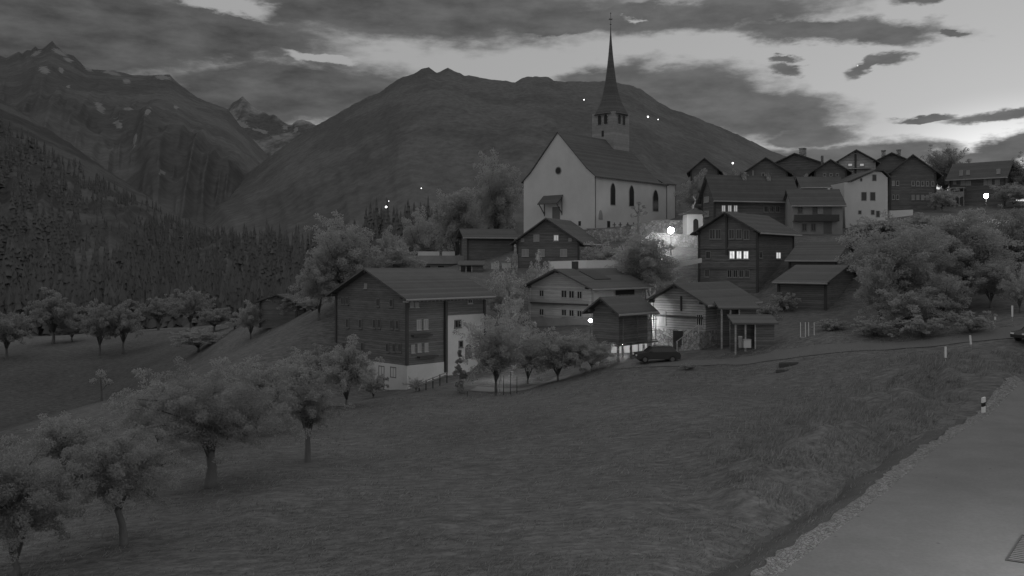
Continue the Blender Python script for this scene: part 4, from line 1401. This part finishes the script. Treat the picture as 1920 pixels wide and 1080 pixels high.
# --- hut on the slope
T = House('hut', 'small dark hut half buried in trees on the slope above the valley field', 556, 596, 566, 132, 74, 488, 572, 554, cat='hut', wall=WOOD, roof=ROOFD, over=0.8, gover=0.6)

# ------------------------------------------------------------------ church
CH = House('church', 'tall white church with steep dark roof and needle spire above the village', 1115, 434, 329, 150, 47.5, 982, 1250, 249, cat='church', wall=PLASTER, roof=None, posts=False)
l, w, h, r = CH.l, CH.w, CH.h, CH.rise
# rebuild wall with the bell-cast gable
for c in [c for c in CH.root.children]:
    bpy.data.objects.remove(c)
bk = 0.80
zk = h + r * 0.16
m = MB()
m.prism([(0, 0, -3), (0, w, -3), (0, w, h), (0, w - w / 2 * (1 - bk), zk), (0, w / 2, h + r), (0, w / 2 * (1 - bk), zk), (0, 0, h)], (0.8, 0, 0))
m.box(0.8, l, 0, w, -3, h - 0.02)
m.build('wall', PLASTER, CH.root)
th = 0.22
o_ = 0.45
half = w / 2
kx = half * (1 - bk)
slo = (zk - h) / kx
prof = [(-o_, h - o_ * slo), (kx, zk), (half, h + r), (w - kx, zk), (w + o_, h - o_ * slo)]
m = MB()
m.prism([(-0.22, a, b_ + 0.02) for a, b_ in prof] + [(-0.22, a, b_ + th) for a, b_ in prof[::-1]], (l * 0.9 + 0.22, 0, 0))
# hipped far end
xe, xr = l + 0.4, l * 0.9
hp = [(xe, -o_, h - o_ * slo), (xe, w + o_, h - o_ * slo), (xr, half, h + r)]
zq = h - o_ * slo
m.add([(xr, -o_, zq + 0.02), (xr, kx, zk + 0.02), (xr, half, h + r + th), (xr, w - kx, zk + 0.02), (xr, w + o_, zq + 0.02), (xe, -o_, zq + 0.02), (xe, kx, zq + 0.6), (xe, w - kx, zq + 0.6), (xe, w + o_, zq + 0.02)],
      [(0, 5, 6, 1), (1, 6, 2), (6, 7, 2), (7, 3, 2), (3, 7, 8, 4), (5, 8, 7, 6)])
CH.roof = m.build('roof', SHINGLE, CH.root)
m = MB()
for k in range(34):
    x_ = 0.2 + k * (l - 0.2) / 33
    m.box(x_ - 0.09, x_ + 0.09, -0.36, 0.0, h - 0.3, h - 0.12)
m.build('eaves_corbels', BEAM, CH.root)


def lancet(face, H_, px, py, wp, hp, parent, out=0.0, m_=GLASS):
    ua, zb = H_.local(face, px - wp / 2, py + hp / 2)
    ub, zt = H_.local(face, px + wp / 2, py - hp / 2)
    zt = zb + hp / FPX * H_.d * 1.05
    u0, u1 = min(ua, ub), max(ua, ub)
    hw, um = (u1 - u0) / 2, (u0 + u1) / 2

    def ring(k, z0, z1):
        pts = [(um - hw * k, z0), (um + hw * k, z0)]
        sp = z1 - hw * 1.6 * k
        for a in np.linspace(0, 1, 5):
            pts.append((um + hw * k * (1 - a ** 1.3), sp + (z1 - sp) * math.sin(a * math.pi / 2) ** 0.9))
        for a in np.linspace(0, 1, 5)[::-1][1:]:
            pts.append((um - hw * k * (1 - a ** 1.3), sp + (z1 - sp) * math.sin(a * math.pi / 2) ** 0.9))
        return pts
    tr = lambda q, dep: (q[0], -dep, q[1]) if face == 's' else (-dep, q[0], q[1])
    fr = MB().prism([tr(q, 0.05 + out) for q in ring(1.22, zb - 0.12, zt + 0.16)], (0, 0.06, 0) if face == 's' else (0.06, 0, 0)).build('window', PLASTERD, parent)
    MB().prism([tr(q, 0.07 + out) for q in ring(1.0, zb, zt)], (0, 0.05, 0) if face == 's' else (0.05, 0, 0)).build('pane', m_, fr)


for q in [(1149, 364, 8, 39), (1184, 367, 8, 38), (1229, 375, 9, 40)]:
    lancet('s', CH, *q, CH.root)
lancet('s', CH, 1126, 403, 6, 14, CH.root, m_=PLASTERD)
# round window
u, zc = CH.local('g', 1047, 320)
ring = lambda rr, dep: [(-dep, u + rr * math.cos(a), zc + rr * 1.0 * math.sin(a)) for a in np.linspace(0, 2 * math.pi, 21)[:-1]]
fr = MB().prism(ring(0.72, 0.05), (0.06, 0, 0)).build('window', PLASTERD, CH.root)
MB().prism(ring(0.56, 0.07), (0.05, 0, 0)).build('pane', BLACK, fr)
# porch canopy over the west door, with its struts
u0, z0 = CH.local('g', 1019, 385)
u1, z1 = CH.local('g', 1056, 385)
ua, ub = min(u0, u1), max(u0, u1)
m = MB()
m.prism([(-0.01, ua, z0 + 1.5), (-1.7, ua, z0), (-1.7, ua, z0 + 0.16), (-0.01, ua, z0 + 1.68)], (0, ub - ua, 0))
m.build('porch_roof', SHINGLE, CH.root)
for y_ in (ua + 0.25, ub - 0.25):
    q = MB()
    q.tube([(-0.05, y_, z0 - 1.6), (-1.5, y_, z0 + 0.1)], [0.09, 0.09], 4)
    q.tube([(-0.06, y_, z0 - 1.9), (-0.06, y_, z0 + 1.3)], [0.09, 0.09], 4)
    q.build('porch_strut', BEAM, CH.root)
u, zc = CH.local('g', 1043, 402)
MB().box(-0.07, -0.01, u - 0.85, u + 0.85, -0.2, z0 - 0.4).build('door', FRAMED, CH.root)
u, zc = CH.local('g', 1087, 419)
MB().box(-0.06, -0.01, u - 0.25, u + 0.25, zc - 0.4, zc + 0.4).build('cellar_hatch', BLACK, CH.root)
u, zc = CH.local('s', 1141, 421)
MB().box(u - 0.4, u + 0.4, -0.06, -0.01, zc - 0.6, zc + 0.6).build('side_door', BLACK, CH.root)
for (a, b_) in ((0.12, -0.1), (l - 0.1, -0.1)):
    MB().lathe([(0.06, -2), (0.06, h - 0.3)], 6, (a, b_, 0)).build('downpipe', METAL, CH.root)
# choir
y0 = 1.3
cw = w - 2 * y0
m = MB()
ch = h * 1.02
m.prism([(l + 0.01, y0, -3), (l + 5.0, y0, -3), (l + 8.0, y0 + cw * 0.28, -3), (l + 8.0, y0 + cw * 0.72, -3), (l + 5.0, y0 + cw, -3), (l + 0.01, y0 + cw, -3)], (0, 0, ch + 3))
m.build('choir', PLASTER, CH.root)
m = MB()
oo = 0.4
zz_ = ch + 0.01
m.add([(l + 0.5, y0 - oo, zz_), (l + 5.2, y0 - oo, zz_), (l + 8.5, y0 + cw * 0.25, zz_), (l + 8.5, y0 + cw * 0.75, zz_), (l + 5.2, y0 + cw + oo, zz_), (l + 0.5, y0 + cw + oo, zz_), (l - 2.0, y0 + cw / 2, ch + r * 0.6), (l + 3.4, y0 + cw / 2, ch + r * 0.55)],
      [(0, 1, 7, 6), (1, 2, 7), (2, 3, 7), (3, 4, 7), (4, 5, 6, 7), (5, 0, 6), (0, 5, 4, 3, 2, 1)])
m.build('choir_roof', SHINGLE, CH.root)
for (a, b_) in ((l + 5.05, y0 - 0.1), (l + 0.6, y0 - 0.1)):
    MB().lathe([(0.06, -2), (0.06, ch - 0.2)], 6, (a, b_, 0)).build('downpipe', METAL, CH.root)
# tower and spire
tc = at(1145, 300, 168)
c, sn = math.cos(-CH.t), math.sin(-CH.t)
q = tc - CH.O
tx, ty = q.x * c - q.y * sn, q.x * sn + q.y * c
ts = 2.5
zt_ = CZ + (HY - 214) / FPX * 168 - CH.O.z
zb_ = CZ + (HY - 236) / FPX * 168 - CH.O.z
tw = MB().box(tx - ts, tx + ts, ty - ts, ty + ts, -2, zt_).build('tower', STONEL, CH.root)
for face in ('g', 's'):
    for dx in (-0.72, 0.72):
        def pr(rr, dep, z0, z1):
            pts = [(-rr, z0), (rr, z0), (rr, z1 - rr)] + [(rr * math.cos(a), z1 - rr + rr * math.sin(a)) for a in np.linspace(0.3, math.pi - 0.3, 6)] + [(-rr, z1 - rr)]
            if face == 'g':
                return [(tx - ts - dep, ty + dx + a, b_) for a, b_ in pts]
            return [(tx + dx + a, ty - ts - dep, b_) for a, b_ in pts]
        v = (0.06, 0, 0) if face == 'g' else (0, 0.06, 0)
        fr = MB().prism(pr(0.46, 0.05, zb_ - 0.1, zt_ - 0.35), v).build('window', STONE, tw)
        MB().prism(pr(0.36, 0.07, zb_, zt_ - 0.45), v).build('louvre', BLACK, fr)
MB().box(tx - ts - 0.04, tx - ts + 0.02, ty - 0.25, ty + 0.25, zb_ - 2.3, zb_ - 1.2).build('slit_window', BLACK, tw)
zs_ = CZ + (HY - 50) / FPX * 168 - CH.O.z
H_ = zs_ - zt_
m = MB()
prf = [(1.0, -0.35), (0.985, -0.2), (0.80, 0.06), (0.62, 0.13), (0.46, 0.24), (0.33, 0.37), (0.225, 0.52), (0.135, 0.68), (0.065, 0.84), (0.028, 0.95), (0.02, 1.0)]
R0 = ts * 1.12 * 1.27
lev = [(R0 * a, zt_ + (b_ if i < 2 else b_ * H_)) for i, (a, b_) in enumerate(prf)]
vs, fs = [], []
for i, (rr, z_) in enumerate(lev):
    f_ = min(1, i / 4.0)
    for k in range(8):
        a = math.pi / 4 * k + math.pi / 8
        sq = 1 / max(abs(math.cos(a)), abs(math.sin(a)))
        q_ = rr * (sq * (1 - f_) + f_ * 1.02)
        vs.append((tx + q_ * math.cos(a) * 0.9, ty + q_ * math.sin(a) * 0.9, z_))
for i in range(len(lev) - 1):
    for k in range(8):
        fs.append((i * 8 + k, i * 8 + (k + 1) % 8, (i + 1) * 8 + (k + 1) % 8, (i + 1) * 8 + k))
fs.append(tuple(range(8))[::-1])
m.add(vs, fs)
sp = m.build('spire', SHINGLE, tw)
m = MB()
m.tube([(tx, ty, zs_ - 0.2), (tx, ty, zs_ + 2.6)], [0.06, 0.05], 6)
m.lathe([(0.02, zs_ + 0.25), (0.2, zs_ + 0.42), (0.02, zs_ + 0.6)], 8, (tx, ty, 0))
cd = Vector((c, -sn, 0)) * 0
m.box(tx - 0.42, tx + 0.42, ty - 0.05, ty + 0.05, zs_ + 1.35, zs_ + 1.47)
m.box(tx - 0.05, tx + 0.05, ty - 0.42, ty + 0.42, zs_ + 1.352, zs_ + 1.468)
m.lathe([(0.02, zs_ + 2.3), (0.12, zs_ + 2.5), (0.02, zs_ + 2.75)], 6, (tx, ty, 0))
m.build('cross', METAL, tw)

# ------------------------------------------------------------------ churchyard


def wall_run(name, label, pts, m_, thick=0.6, cat='wall', cap=None):
    """wall along photo points (px, top row, distance, height)"""
    o = empty(name, at(pts[0][0], pts[0][1], pts[0][2]), 0, label, cat)
    m, k = MB(), MB()
    O = o.location
    for a, b_ in zip(pts[:-1], pts[1:]):
        p, q = at(*a[:3]) - O, at(*b_[:3]) - O
        d_ = (q - p)
        nrm = Vector((-d_.y, d_.x, 0)).normalized() * thick
        m.add([p - Vector((0, 0, a[3])), q - Vector((0, 0, b_[3])), q - Vector((0, 0, b_[3])) + nrm, p - Vector((0, 0, a[3])) + nrm, p, q, q + nrm, p + nrm],
              [(0, 3, 2, 1), (4, 5, 6, 7), (0, 1, 5, 4), (1, 2, 6, 5), (2, 3, 7, 6), (3, 0, 4, 7)])
        if cap:
            u = Vector((0, 0, 0.003))
            v = Vector((0, 0, 0.14))
            e = nrm.normalized() * 0.08
            k.add([p - e + u, q - e + u, q + nrm + e + u, p + nrm + e + u, p - e + v, q - e + v, q + nrm + e + v, p + nrm + e + v],
                  [(0, 3, 2, 1), (4, 5, 6, 7), (0, 1, 5, 4), (1, 2, 6, 5), (2, 3, 7, 6), (3, 0, 4, 7)])
    m.build('stonework', m_, o)
    if cap:
        k.build('coping', cap, o)
    return o


wall_run('stone_wall', 'upper churchyard wall under the church side windows', [(1100, 430, 142, 3), (1160, 428, 140, 3), (1225, 414, 138, 4), (1300, 414, 137, 5)], STONE, cap=mat('coping_stone', 0.2))
wall_run('stone_wall', 'lower terrace wall of rubble brightly lit by the church lamp', [(1095, 492, 131, 3), (1180, 470, 132, 3.5), (1222, 436, 133, 6), (1330, 442, 132.5, 8)], STONE)
wall_run('retaining_wall', 'smooth pale retaining wall lit behind the middle chalet roof', [(1030, 490, 121, 3), (1100, 488, 121, 3), (1180, 488, 120, 3), (1258, 492, 120, 3)], PLASTER)
wall_run('stair_parapet', 'sloping pale parapet catching lamplight below the terrace wall', [(1252, 496, 119, 0.6), (1316, 484, 119, 0.6)], PLASTER, 0.5)
wall_run('stone_wall', 'low pale garden wall under the wide dark ridge chalet', [(1668, 395, 143, 2), (1712, 393, 143, 2)], PLASTER, 0.4)
wall_run('stone_wall', 'low pale wall added behind the posts of the granary to catch lamplight', [(1146, 640, 97.4, 2.5), (1213, 639, 97.4, 2.5)], PLASTER, 0.3)  # added so that a bright strip shows under the granary floor
p = at(1291, 440, 134)
o = empty('gate_chapel', (p.x, p.y, p.z), 0.12, 'small white gate chapel with arched niche beside the church lamp', 'chapel')
hh = (440 - 402) / FPX * 134
wd = (1316 - 1288) / FPX * 134
MB().box(-0.2, wd, 0, 2.2, -1.5, hh).build('wall', PLASTER, o)
MB().prism([(-0.9, -0.5, hh), (wd + 0.5, -0.5, hh), (wd + 0.5, -0.5, hh + 0.15), (wd * 0.45, -0.5, hh + 0.95), (-0.9, -0.5, hh + 0.15)], (0, 3.2, 0)).build('roof', ROOFD, o)
nx = wd * 0.50
MB().prism([(nx + 0.4 * math.cos(a), -0.03, hh - 1.1 + 0.45 * math.sin(a)) for a in np.linspace(0, math.pi, 9)] + [(nx - 0.4, -0.03, 0.1), (nx + 0.4, -0.03, 0.1)], (0, 0.05, 0)).build('niche', BLACK, o)
p = at(1300, 402, 142)
o = empty('pollard_tree', (p.x, p.y, p.z), 0, 'pale crooked bare tree trunk lit above the gate chapel roof', 'tree')
m = MB()
m.tube([(0, 0, -3), (0, 0, 0.6), (0.02, 0, 1.4), (0.3, 0, 1.9), (0.34, 0, 2.3), (0.1, 0, 2.6), (-0.05, 0, 2.95)], [0.14, 0.12, 0.11, 0.11, 0.13, 0.08, 0.06], 7)
m.tube([(-0.02, 0, 0.5), (-0.2, 0, 1.2), (-0.16, 0, 1.7)], [0.06, 0.05, 0.03], 5)
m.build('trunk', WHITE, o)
p = at(1197, 416, 137)
o = empty('pollard_tree', (p.x, p.y, p.z), 0, 'dark pollarded tree with clubbed tufts silhouetted against the church side wall', 'tree')
m = MB()
m.tube([(0, 0, -2.5), (0, 0, 1.6)], [0.22, 0.16], 6)
cl = []
for (a, z_) in ((-0.75, 2.2), (0.1, 2.8), (0.85, 2.3), (1.1, 1.3), (-0.9, 1.0), (0.3, 1.7)):
    m.tube([(0, 0, 1.0), (a * 0.6, 0, z_ * 0.8), (a, 0, z_)], [0.1, 0.08, 0.05], 5)
    cl.append((a, 0, z_, 0.38))
m.build('trunk', BARK, o)
link('crown', leaf_mesh('crown', np.random.RandomState(5), cl, 500, 0.14, LEAFD), None, o)
for k, (x_, lab) in enumerate(((1152, 'grave cross nearest the church corner'), (1163, 'second grave cross from the church corner'), (1177, 'thick grave cross before the second church window'), (1188, 'grave cross beside the dark pollarded tree'))):
    p = at(x_, 426, 140.8)
    o = empty('grave_cross', (p.x, p.y, p.z), 0.2 * k, 'small dark ' + lab, 'grave', 'graves along the churchyard wall')
    m = MB()
    m.box(-0.07, 0.07, -0.05, 0.05, -0.8, 0.75)
    m.box(-0.28, 0.28, -0.052, 0.052, 0.3, 0.44)
    m.build('cross', BEAM, o)
    MB().box(-0.25, 0.25, -0.15, 0.15, -0.9, -0.4).build('plinth', STONE, o)

# ------------------------------------------------------------------ lamps


def lamp(label, px, py, d, rad, glow, pole, arm=0.0, group='street lamps of the village', snap=True, cat='street lamp', name='street_lamp'):
    p = at(px, py, d)
    o = empty(name, (p.x + arm, p.y, p.z - pole), 0, label, cat, group)
    m = MB()
    m.tube([(0, 0, -0.5), (0, 0, pole - 0.1), (-arm * 0.5, 0, pole + rad * 1.6), (-arm, 0, pole + rad * 1.45)], [0.07, 0.055, 0.045, 0.04], 6)
    m.build('pole', METAL, o)
    MB().lathe([(rad * 0.15, rad * 1.25), (rad * 0.45, rad * 1.02), (rad * 0.45, rad * 0.98)][::-1], 10, (-arm, 0, pole)).build('cap', METAL, o)
    pr = [(rad * math.sin(a), -rad * math.cos(a)) for a in np.linspace(0.25, math.pi - 0.35, 7)]
    MB().lathe(pr, 10, (-arm, 0, pole)).build('lamp_globe', glow, o, True)
    return o


lamp('blazing globe lamp in front of the churchyard terrace wall', 1258, 432, 129.6, 0.44, LAMPCHURCH, 4.4, 0.0)
lamp('blazing street lamp on the ridge before the chalet with pale window frames', 1849, 367, 132, 0.32, LAMPSTRONG, 5.0, 0.0)
lamp('lamp glaring beside the granary\'s valley corner, seen past garden trees', 1107, 601, 97.5, 0.2, LAMPGLOW, 2.6)
lamp('yard lamp hidden behind the granary, lighting the old log house gable', 1197, 601, 95.5, 0.34, LAMPSTRONG, 3.0)
lamp('added fill lamp under the granary floor, lighting the pale wall behind its posts', 1168, 645.5, 94.6, 0.08, LAMPWEAK, 1.0)  # extra lamp put in to brighten the added wall
lamp('garden lamp hidden among trees, lighting the white wing of the big chalet', 938, 664, 93.6, 0.36, LAMPGLOW, 4.0)
lamp('lane lamp hidden behind the middle chalet ridge', 1062, 519, 115, 0.32, LAMPGLOW, 4.5)
lamp('street lamp beside the lane just outside the picture', 2330, 720, 23.5, 0.3, LAMPWEAK, 6.6)
GF = 'lights far across the valley'
for a in [(724, 388, 560, 0.65, LAMPFAR, 'brightest far light, at the forest edge above the huge rounded tree'), (729, 377, 700, 0.3, LAMPFAR, 'faint far light just above the brightest one'), (790, 353, 760, 0.4, LAMPFAR, 'dim far light on the hillside between forest and church'),
          (1095, 187, 1600, 1.0, LAMPFAR, 'single far light on the mountainside beside the spire'), (1215, 219, 1500, 1.4, LAMPFAR, 'larger of two far lights on the mountainside behind the tower'), (1234, 224, 1500, 0.75, LAMPFAR, 'smaller of two far lights on the mountainside behind the tower'),
          (1374, 306, 240, 0.24, LAMPFAR, 'far white light above the long dark house')]:
    lamp(a[5], a[0], a[1], a[2], a[3], a[4], 6.0, 0, GF, cat='distant lamp', name='distant_lamp')

# ------------------------------------------------------------------ cars


def car(label, px, py, d, rz, s=1.0, paint=CARP):
    p = at(px, py, d)
    z = gz(p.x, p.y) + 0.05
    o = empty('parked_car', (p.x, p.y, z), rz, label, 'car')
    o.scale = (s, s, s)
    prof = [(-2.05, 0.35), (-2.1, 0.62), (-1.95, 0.86), (-1.0, 0.98), (1.75, 1.0), (2.02, 0.9), (2.1, 0.6), (2.02, 0.32)]
    m = MB()

    def section(y, k):
        return [(x * (1 - 0.02 * k), y, z_) for x, z_ in prof]
    secs = [section(-0.86, 1), section(-0.82, 0), section(0.82, 0), section(0.86, 1)]
    n_ = len(prof)
    vs = [v for s_ in secs for v in s_]
    fs = [tuple(range(n_)), tuple(range(3 * n_, 4 * n_))[::-1]]
    for i in range(3):
        for k in range(n_):
            fs.append((i * n_ + k, (i + 1) * n_ + k, (i + 1) * n_ + (k + 1) % n_, i * n_ + (k + 1) % n_))
    m.add(vs, fs)
    roof = [(-0.45, 1.44), (0.2, 1.5), (1.2, 1.46)]
    for ya, yb in ((-0.62, 0.62),):
        m.prism([(-0.5, ya, 1.40), (0.2, ya, 1.46), (1.25, ya, 1.42), (1.3, ya, 1.45), (0.2, ya, 1.52), (-0.55, ya, 1.44)], (0, yb - ya, 0))
    for xx_, xt in ((-1.0, -0.52), (0.35, 0.3), (1.75, 1.28)):
        for sg in (-1, 1):
            m.tube([(xx_, sg * 0.78, 0.97), (xt, sg * 0.61, 1.44)], [0.045, 0.04], 4)
    m.build('body', paint, o)
    g = MB()
    g.add([(-0.98, -0.77, 0.985), (1.74, -0.77, 1.0), (1.27, -0.6, 1.43), (-0.5, -0.6, 1.42), (-0.98, 0.77, 0.985), (1.74, 0.77, 1.0), (1.27, 0.6, 1.43), (-0.5, 0.6, 1.42)],
          [(0, 1, 2, 3), (7, 6, 5, 4), (0, 3, 7, 4), (1, 5, 6, 2)])
    g.build('window', GLASS, o)
    for x_ in (-1.3, 1.28):
        for sg in (-1, 1):
            wv = MB()
            wv.tube([(x_, sg * 0.88, 0.32), (x_, sg * 0.66, 0.32)], [0.32, 0.32], 16)
            wo = wv.build('wheel', TYRE, o)
            MB().tube([(x_, sg * 0.895, 0.32), (x_, sg * 0.87, 0.32)], [0.19, 0.2], 12).build('rim', METAL, wo)
    for sg in (-1, 1):
        MB().box(-2.09, -1.98, sg * 0.62 - 0.17, sg * 0.62 + 0.17, 0.64, 0.76).build('headlight', WHITE, o)
        MB().box(1.98, 2.08, sg * 0.65 - 0.12, sg * 0.65 + 0.12, 0.68, 0.86).build('tail_light', FRAME, o)
        MB().box(-0.75, -0.6, sg * 0.86 - 0.06, sg * 0.86 + 0.06, 0.98, 1.1).build('wing_mirror', paint, o)
    return o


car('dark hatchback parked sideways in front of the granary and lit log house', 1231, 672, 86.5, 0.1, 1.05)
car('car cut by the picture edge on the upper lane with pale bonnet rim', 1946, 638, 76, 0.25, 1.0)

# ------------------------------------------------------------------ posts, poles, fences, grate


def ground_at(px, py, d):
    p = at(px, py, d)
    return Vector((p.x, p.y, gz(p.x, p.y)))


p = ground_at(1844, 776, 57.6)
o = empty('delineator_post', p, 0.4, 'stubby white roadside marker post with black band at the lane verge', 'marker post')
hh = 29 / FPX * 57.6
MB().prism([(-0.13, -0.06, -0.2), (0.13, -0.06, -0.2), (0.13, -0.06, hh * 0.42), (-0.13, -0.06, hh * 0.36)], (0, 0.12, 0)).build('foot', WHITE, o)
MB().prism([(-0.128, -0.058, hh * 0.362), (0.128, -0.058, hh * 0.422), (0.128, -0.058, hh * 0.68), (-0.128, -0.058, hh * 0.62)], (0, 0.116, 0)).build('black_band', BLACK, o)
MB().prism([(-0.13, -0.06, hh * 0.622), (0.13, -0.06, hh * 0.682), (0.13, -0.06, hh), (-0.13, -0.06, hh * 0.94)], (0, 0.12, 0)).build('head', WHITE, o)
for (px_, pyb, pyt, d, lean, lab) in [(1773, 690, 650, 68, 0.0, 'snow pole nearest the lane bend, its white band at the top'), (1819, 658, 629, 74, 0.09, 'tilted snow pole second along the upper lane'),
                                      (1866, 617, 594, 82, 0.0, 'shortest and faintest snow pole against the dark bank'), (1898, 606, 573, 80, 0.0, 'snow pole beside the car at the picture edge, longest white band')]:
    p = ground_at(px_, pyb, d)
    hz = CZ + (HY - pyt) / FPX * d - p.z
    o = empty('snow_pole', p, 0, lab, 'pole', 'snow poles along the upper lane')
    MB().tube([(lean * hz, 0, -0.3), (lean * hz * 0.5, 0, hz * 0.5)], [0.03, 0.03], 6).build('shaft', WOODL, o)
    MB().tube([(lean * hz * 0.5, 0, hz * 0.5), (0, 0, hz)], [0.08, 0.08], 8).build('white_band', WHITE, o)
p = ground_at(1515, 637, 86)
o = empty('plant_frame', p, 0.0, 'frame of four thin white poles on a low bed on the bank', 'frame')
for x_ in (-0.72, -0.25, 0.07, 0.6):
    MB().tube([(x_, 0.0, -0.3), (x_, 0.02, 1.65)], [0.035, 0.03], 6).build('pole', WHITE, o)
MB().box(-0.8, 0.3, -0.3, 0.3, -0.3, 0.22).build('bed', PLASTERD, o)
# garden rail fence at the big chalet
p, q = at(786, 724, 91.5), at(838, 703, 90.0)
o = empty('rail_fence', p, 0, 'two rail wooden garden fence along the lit wall of the big chalet', 'fence')
dv = q - p
for k in range(5):
    a = dv * (k / 4)
    MB().box(a.x - 0.06, a.x + 0.06, a.y - 0.06, a.y + 0.06, a.z - 0.8, a.z + 0.35).build('post', BEAM, o)
for z_ in (0.05, 0.3):
    MB().prism([(0, -0.09, z_ - 0.06), (dv.x, dv.y - 0.09, dv.z + z_ - 0.06), (dv.x, dv.y - 0.09, dv.z + z_ + 0.03), (0, -0.09, z_ + 0.03)], (0, 0.025, 0)).build('rail', WOODL, o)
for k, (px_, pyb, pyt, lab) in enumerate([(930, 735, 700, 'thin dark stake'), (937, 732, 690, 'pale stake, tallest and brightest of the stakes'), (944, 736, 700, 'dark stake right beside the pale one'), (957, 740, 698, 'thick dark stake in the middle of the pale path'), (969, 738, 706, 'thin stake at the far side of the pale path'), (876, 733, 722, 'short stub stake alone on the lawn')]):
    d = 84.5
    p = ground_at(px_, pyb, d)
    o = MB().tube([(0, 0, -0.4), (0.02, 0, (pyb - pyt) / FPX * d)], [0.05, 0.04], 6).build('garden_stake', WOODL if 'pale stake' in lab else BEAM)
    o.location = p
    tag(o, lab + ' of the garden by the path' if k == 0 else lab, 'stake', 'stakes of the garden below the trees')
# drain grates in the lane
GRATE = mat('grate_iron', 0.06, rough=0.5, var=0.2, spec=0.4)
for (px_, py_, lab, sz) in ((1921, 1018, 'barred drain grate sunk in the lane at the picture corner', 1.0),):
    d = 28.2
    p = ground_at(1884, 1042, d)
    rz = math.radians(-38)
    p = p + Vector((math.cos(rz) * 0.7 - math.sin(rz) * 1.6, math.sin(rz) * 0.7 + math.cos(rz) * 1.6, 0))
    e1 = Vector((math.cos(rz), math.sin(rz), 0))
    e2 = Vector((-math.sin(rz), math.cos(rz), 0))
    e1.z = (gz(*(p + e1).xy) - gz(*(p - e1).xy)) / 2
    e2.z = (gz(*(p + e2).xy) - gz(*(p - e2).xy)) / 2
    p.z = gz(p.x, p.y) + 0.085
    o = empty('drain_grate', p, 0, lab, 'grate')
    e1.normalize()
    e3 = e1.cross(e2).normalized()
    e2 = e3.cross(e1)
    o.rotation_euler = Matrix((e1, e2, e3)).transposed().to_euler()
    m = MB()
    for a in ((-0.7, 0.7, -1.6, -1.54), (-0.7, 0.7, 1.54, 1.6), (-0.7, -0.64, -1.54, 1.54), (0.64, 0.7, -1.54, 1.54)):
        m.box(a[0], a[1], a[2], a[3], -0.05, 0.02)
    m.build('frame', GRATE, o)
    m = MB()
    for k in range(15):
        y_ = -1.44 + k * 2.88 / 14
        m.box(-0.638, 0.638, y_ - 0.009, y_ + 0.009, 0.0, 0.012)
    m.build('bars', GRATE, o)
# compost / timber heap on the meadow
for (px_, py_, d, lab, sx) in ((1488, 684, 79, 'flat dark heap of boards lying on the meadow below the lane', 1.5), (1470, 695, 77, 'second smaller dark board heap just below the first', 0.9)):
    p = ground_at(px_, py_, d)
    o = empty('board_heap', p, 0.1, lab, 'heap')
    m = MB()
    for k in range(5):
        m.box(-sx + 0.1 * k, sx - 0.07 * k, -0.5 + 0.2 * k, -0.35 + 0.2 * k, -0.2, 0.12 + 0.04 * (k % 3))
    m.build('boards', BEAM, o)
